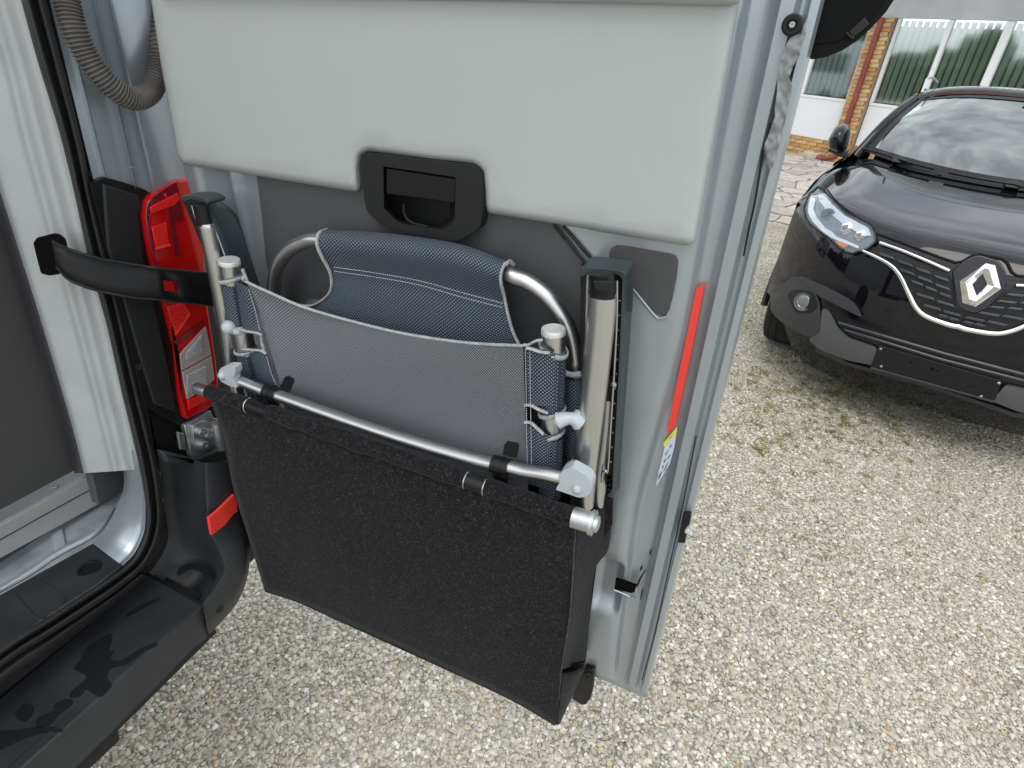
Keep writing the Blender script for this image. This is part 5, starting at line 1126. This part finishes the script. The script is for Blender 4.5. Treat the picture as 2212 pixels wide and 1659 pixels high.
stitches('stitching', [(722, 577), (800, 588), (903, 606), (998, 632), (1086, 655)], -.0475)
stitches('stitching', [(722, 586), (800, 597), (903, 615), (998, 642), (1088, 665)], -.0480)
# seat rails (posts) with caps, sleeves and the front fabric
def post(px, w, sl, rings, side):
    P = [VX(XP)(*p) for p in px]; r = rad_of(P[0], w); Q = smooth_path(P, 10); po_ = tube('seat_rail', P, r, ALU, ch, 28)
    t = (P[0] - P[1]).normalized(); lathe('rail_end_cap', P[0], t, [(-.002, r * 1.02), (.003, r * 1.02), (.0045, r * .96)], mat('cap_aluminium', (.66, .67, .66), .45, .5), ch, 28)
    for a, b in sl:
        S_ = [VX(XP)(*p) for p in (a, ((a[0] + b[0]) / 2, (a[1] + b[1]) / 2), b)]; tube('rail_sleeve', S_, r * 1.09, NAVY, ch, 26, caps=False)
    for q, dx in rings:
        c = VX(XP)(*q); u = Vector((0, 1, 0)); u = (u - t * u.dot(t)).normalized(); v = t.cross(u)
        pts = [c + u * math.cos(a) * r * 1.17 + v * math.sin(a) * r * 1.17 + t * (dx * (math.cos(a) * side)) for a in [k * math.pi / 8 for k in range(16)]]
        tube('sleeve_piping', pts, .0030, PIPING, ch, 8, .5, t, closed=True, n=3)
    return r
rL = post(T('E', (380, 318), (420, 560), (470, 800), (520, 1000), (590, 1260)), 45, [(T('E', (402, 450))[0], T('E', (455, 735))[0]), (T('E', (492, 905))[0], T('E', (585, 1245))[0])], [(T('E', (398, 425))[0], .006), (T('E', (458, 745))[0], .003), (T('E', (490, 885))[0], .003)], -1)
rR = post(T('J', (545, 215), (542, 500), (534, 800), (524, 1100), (518, 1280)), 53, [(T('J', (544, 352))[0], T('J', (536, 715))[0]), (T('J', (532, 882))[0], T('J', (520, 1270))[0])], [(T('J', (546, 325))[0], .006), (T('J', (536, 728))[0], -.005), (T('J', (531, 868))[0], -.005)], 1)
top = [(533, 609), (585, 633), (652, 662), (749, 691), (870, 720), (1004, 740), (1130, 747)]
bot = [(645, 980), (690, 990), (740, 1015), (830, 1045), (930, 1080), (1040, 1105), (1143, 1125)]
fx = [-.088, -.084, -.080, -.078, -.079, -.083, -.090]
rows = []
for i in range(9):
    t = i / 8; r_ = []
    for k, (a, b) in enumerate(zip(top, bot)):
        px = (a[0] + (b[0] - a[0]) * t + (0 if k else 6 * math.sin(t * math.pi)), a[1] + (b[1] - a[1]) * t)
        r_.append(VX(fx[k] + .003 * math.sin(t * 7 + k) * (1 if 0 < k < 6 else .3) + .004 * math.sin(t * math.pi))(*px))
    rows.append(r_)
loft('seat_fabric', rows, GREYW, ch, n=5)
tube('edge_piping', [VX(x - .001)(*p) for p, x in zip([(524, 601)] + top, [-.092] + fx)], .0026, PIPING, ch, 10, .7, (1, 0, 0))
def flap(name, a, b, xa, xb, m): return loft(name, [[VX(xa)(*p) for p in a], [VX((xa + xb) / 2 - .003)(*p) for p in mixpx(a, b, .5)], [VX(xb)(*p) for p in b]], m, ch, n=5)
fa = T('E', (420, 440), (440, 560), (470, 770)); fb = T('E', (500, 478), (545, 610), (585, 785)); flap('sleeve_flap', fa, fb, XP - .014, -.0895, NAVY)
fa = T('E', (510, 900), (545, 1030), (600, 1220)); fb = T('E', (612, 905), (650, 1020), (692, 1140)); flap('sleeve_flap', fa, fb, XP - .014, -.0895, NAVY)
fa = T('J', (555, 345), (552, 520), (545, 700)); fb = T('J', (368, 305), (372, 500), (378, 690)); flap('sleeve_flap', fa, fb, XP - .016, -.0925, NAVY)
fa = T('J', (530, 890), (525, 1020), (515, 1240)); fb = T('J', (372, 815), (375, 1000), (380, 1200)); flap('sleeve_flap', fa, fb, XP - .016, -.0925, NAVY)
for a, b in ((T('J', (360, 690), (400, 692), (450, 718), (510, 742)), -.095), (T('J', (358, 800), (400, 806), (440, 840), (480, 878)), -.095), (T('J', (350, 300), (380, 300), (430, 275), (470, 268)), -.090), (T('J', (370, 320), (400, 325), (460, 345), (520, 352)), -.097),
             (T('E', (430, 745), (500, 765), (560, 775), (590, 790)), -.093), (T('E', (470, 880), (540, 885), (590, 890), (618, 910)), -.093), (T('E', (495, 440), (480, 400), (465, 360)), -.088), (T('E', (588, 785), (590, 830), (606, 885)), -.091)):
    tube('sleeve_piping', [VX(b)(*p) for p in a], .0028, PIPING, ch, 8, .6, (1, 0, 0))
stitches('stitching', T('J', (362, 330), (368, 600), (372, 900), (378, 1120)), -.0945); stitches('stitching', T('J', (392, 340), (395, 600), (400, 900), (402, 1120)), -.0945)
stitches('stitching', T('E', (505, 490), (545, 620), (580, 770)), -.0915); stitches('stitching', T('E', (622, 930), (650, 1030), (682, 1110)), -.0915)
# cross bar, end joints, ball joints
cb = [(498, 817), (525, 826), (582, 848), (735, 903), (829, 935), (946, 971), (1040, 997), (1085, 1006), (1130, 1017), (1175, 1024), (1222, 1034)]
P = [VX(XC_)(*p) for p in cb]; tube('cross_bar', P, .0090, ALUX, ch, 22)
slab('end_joint', rnd(T('E', (300, 1050), (318, 1005), (360, 988), (415, 992), (418, 1040), (402, 1062), (408, 1090), (430, 1138), (375, 1118), (325, 1092)), 5, 3), VX(XC_ - .012), .014, OUT, JOINT, ch, .004)
slab('end_joint', rnd(T('V', (1125, 325), (1150, 292), (1215, 262), (1240, 275), (1318, 318), (1350, 365), (1342, 430), (1300, 458), (1262, 462), (1200, 440), (1112, 410), (1122, 385), (1142, 360)), 14, 4), VX(XC_ - .012), .016, OUT, JOINT, ch, .004)
for q in (T('E', (332, 1052))[0], T('V', (1250, 405))[0]):
    c = VX(XC_ - .012)(*q); r = rad_of(c, 22 if q[0] > 800 else 18); lathe('joint_rivet', c, (-1, 0, 0), [(0, r), (.0015, r), (.004, r * .75), (.0052, r * .3), (.0054, .0002)], JOINT, ch, 20)
def ball(q, px, x):
    c = VX(x)(*q); r = rad_of(c, px); return lathe('ball_joint', c - Vector((r, 0, 0)), (1, 0, 0), [(r - r * math.cos(a), max(.0002, r * math.sin(a))) for a in [math.pi * k / 12 for k in range(13)]], JOINT, ch, 20)
ball(T('E', (376, 738))[0], 30, -.094); tube('joint_arm', [VX(-.09)(*p) for p in T('E', (390, 745), (430, 765), (465, 760))], .006, JOINT, ch, 12)
ball(T('J', (578, 792))[0], 24, -.094); tube('joint_arm', [VX(x)(*p) for p, x in zip(T('J', (575, 790), (610, 780), (650, 775), (690, 785), (712, 800)), (-.096, -.094, -.092, -.09, -.088))], lambda t: .0075 + .003 * abs(2 * t - 1), JOINT, ch, 14)
slab('joint_foot', rnd(T('J', (665, 745), (715, 740), (722, 800), (715, 855), (690, 845), (660, 800)), 4), VX(-.090), .01, OUT, JOINT, ch, .003)
slab('joint_strut', T('J', (610, 1090), (655, 1060), (690, 1060), (690, 1100)), VX(-.075), .01, OUT, JOINT, ch, .002)

# ------------------------------------------------------------------ felt pouch hanging on the door
pc = root('felt_pouch', 'black felt storage pouch hanging from a metal rod at the foot of the open door', 'pouch', VAN, VX(-.07)(880, 1350))
XF = -.135
Lp = [(449, 842), (470, 900), (490, 960), (505, 1050), (540, 1165), (574, 1277)]; Rp = [(1243, 1122), (1241, 1180), (1238, 1250), (1231, 1330), (1214, 1445), (1200, 1566)]
rows = []
for i, (a, b) in enumerate(zip(Lp, Rp)):
    r_ = []
    for k in range(9):
        s = k / 8; t = i / 5; x = a[0] + (b[0] - a[0]) * s; y = a[1] + (b[1] - a[1]) * s + (-15 * math.sin(s * math.pi) ** .4 * (1 if i == 5 else 0))
        r_.append(VX(XF - .012 * math.sin(t * math.pi) * math.sin(s * math.pi) - .003 * math.sin(s * 9 + t * 4) - .007 * noise.noise(Vector((s * 3.2, t * 2.1, 4))) * (1 if 0 < i else .3))(x, y))
    rows.append(r_)
fr_ = loft('front_panel', rows, FELT, pc, n=6, th=.004)
A0, B0 = VX(XF)(452, 846), VX(XF)(1242, 1118); n_ = 40
hem = [A0.lerp(B0, k / n_) + Vector((.002 * noise.noise(Vector((k * .4, 1, 0))), 0, .0025 * noise.noise(Vector((k * .5, 7, 0))))) for k in range(n_ + 1)]
def hemseg(t0, t1): return link('hem', tube_mesh(hem[int(t0 * n_):int(t1 * n_) + 1], lambda t: .0118 + .0012 * math.sin(t * 9) * math.sin(t * 23), 18), FELT, pc)
hemseg(0, .13); hemseg(.21, .75); hemseg(.80, 1.0)
tube('rod', [VX(XF)(430, 838), VX(XF)(1262, 1125)], .0085, ALUX, pc, 20)
cA = VX(XF)(*T('V', (1222, 585))[0]); cB = VX(XF)(*T('V', (1335, 618))[0]); ax = (cB - cA).normalized()
cA = VX(XF)(1238, 1117); cB = cA + ax * .026
lathe('rod_end', cA, ax, [(0, .0130), (.022, .0130), (.022, .0155), (.0265, .0155), (.027, .0105), (.031, .010), (.0325, .006), (.033, .0002)], ZINC, pc, 24)
dA = VX(XF)(452, 846); lathe('rod_end', dA - ax * .002, -ax, [(0, .0095), (.02, .0100), (.024, .009), (.025, .0002)], ALUX, pc, 20)
for t0, t1, q in ((.135, .20, 0), (.752, .798, 1)):
    a, b = hem[0].lerp(hem[-1], t0), hem[0].lerp(hem[-1], t1); kc = cyl('clip_collar', a, b, .0108, BLACK, pc, 22)
    for e in ((a, b) if q else (a,)): tube('collar_ring', [e + (Vector((0, 0, 1)) * math.cos(s) + Vector((-1, 0, 0)) * math.sin(s)) * .0112 for s in [k * math.pi / 6 for k in range(12)]], .0009, ALUX, kc, 6, closed=True, n=2)
# spring clips that hold the chair's bar to the rod
for a, b, tab, stem in ((T('E', (618, 1150))[0], T('E', (690, 1178))[0], T('E', (740, 1062), (755, 1055), (790, 1075), (795, 1090), (765, 1165), (700, 1135)), T('E', (640, 1215), (700, 1235), (690, 1290), (600, 1268))),
                        (T('V', (705, 238))[0], T('V', (812, 268))[0], T('V', (768, 185), (778, 120), (792, 98), (862, 112), (874, 128), (858, 205)), T('V', (700, 300), (800, 330), (795, 385), (712, 375)))):
    A_, B_ = VX(XC_)(*a), VX(XC_)(*b); d = (B_ - A_).normalized(); cp_ = cyl('spring_clip', A_, B_, .0118, BLACK, pc, 24)
    cyl('clip_band', A_.lerp(B_, .42), A_.lerp(B_, .62), .0126, BLACK, cp_, 24)
    slab('clip_tab', rnd(tab, 2, 3), VX(XC_ - .006), .003, OUT, BLACK, cp_, .001); slab('clip_stem', rnd(stem, 2, 2), VX(XC_ - .004), .003, OUT, BLACK, cp_, .001)
# side gusset and back
ga = [(1243, 1135), (1240, 1185), (1237, 1250), (1231, 1330), (1222, 1390), (1213, 1445)]
gb = [(1323, 1080), (1321, 1135), (1312, 1188), (1285, 1224), (1275, 1300), (1264, 1430)]
GX = lambda t: XF * (1 - t) - .012 * t
loft('side_gusset', [[VX(GX(t) + (.006 * math.sin(t * math.pi)))(*p) for p in mixpx(ga, gb, t)] for t in (0, .25, .5, .75, 1)], mat('grey_felt', (.030, .030, .031), .95) if False else FELT, pc, n=6, th=.003)
slab('gusset_ear', rnd(T('V', (1330, 560), (1345, 500), (1395, 452), (1440, 458), (1482, 476), (1478, 640), (1400, 760), (1300, 640)), 4, 3), VX(-.035), .004, OUT, FELT, pc, .001)
tube('gusset_edge', [VX(-.014)(*p) for p in T('V', (1400, 452), (1440, 458), (1480, 474), (1486, 500), (1476, 640), (1455, 780), (1440, 810), (1400, 850))], .0014, mat('felt_edge', (.12, .12, .12), .9), pc, 6)
tube('corner_fold', [VX(XF - .001)(*p) for p in [(1243, 1135), (1240, 1185), (1237, 1250), (1231, 1330), (1222, 1390), (1213, 1445), (1206, 1510)]], .0015, mat('paler_felt', (.035, .035, .035), .95, var=.5, vscale=120), pc, 8)  # paler felt line along the front corner
loft('bottom_fold', [[VX(XF + .004)(*p) for p in T('K', (318, 1052), (312, 1150), (300, 1260), (288, 1378))], [VX(XF + .025)(*p) for p in T('K', (400, 1040), (375, 1150), (345, 1240), (300, 1375))], [VX(XF + .06)(*p) for p in T('K', (472, 998), (425, 1110), (375, 1215), (305, 1370))]], FELT, pc, th=.003)
slab('fold_pocket', T('K', (330, 1005), (470, 975), (470, 1020), (340, 1030)), VX(-.085), .004, OUT, BLACKM, pc)
slab('back_panel', [(560, 905), (1316, 1090), (1312, 1180), (1288, 1220), (1262, 1425), (640, 1250), (560, 1165), (540, 1152), (530, 1100)], VX(-.012), .004, OUT, FELT, pc)
slab('pouch_bottom', [(574, 1270), (1200, 1555), (1262, 1428), (640, 1250)], lambda x, y: VX(XF + .01)(x, y) if y > 1260 and not (y == 1428) else VX(-.015)(x, y), .004, (0, 0, 1), FELT, pc)
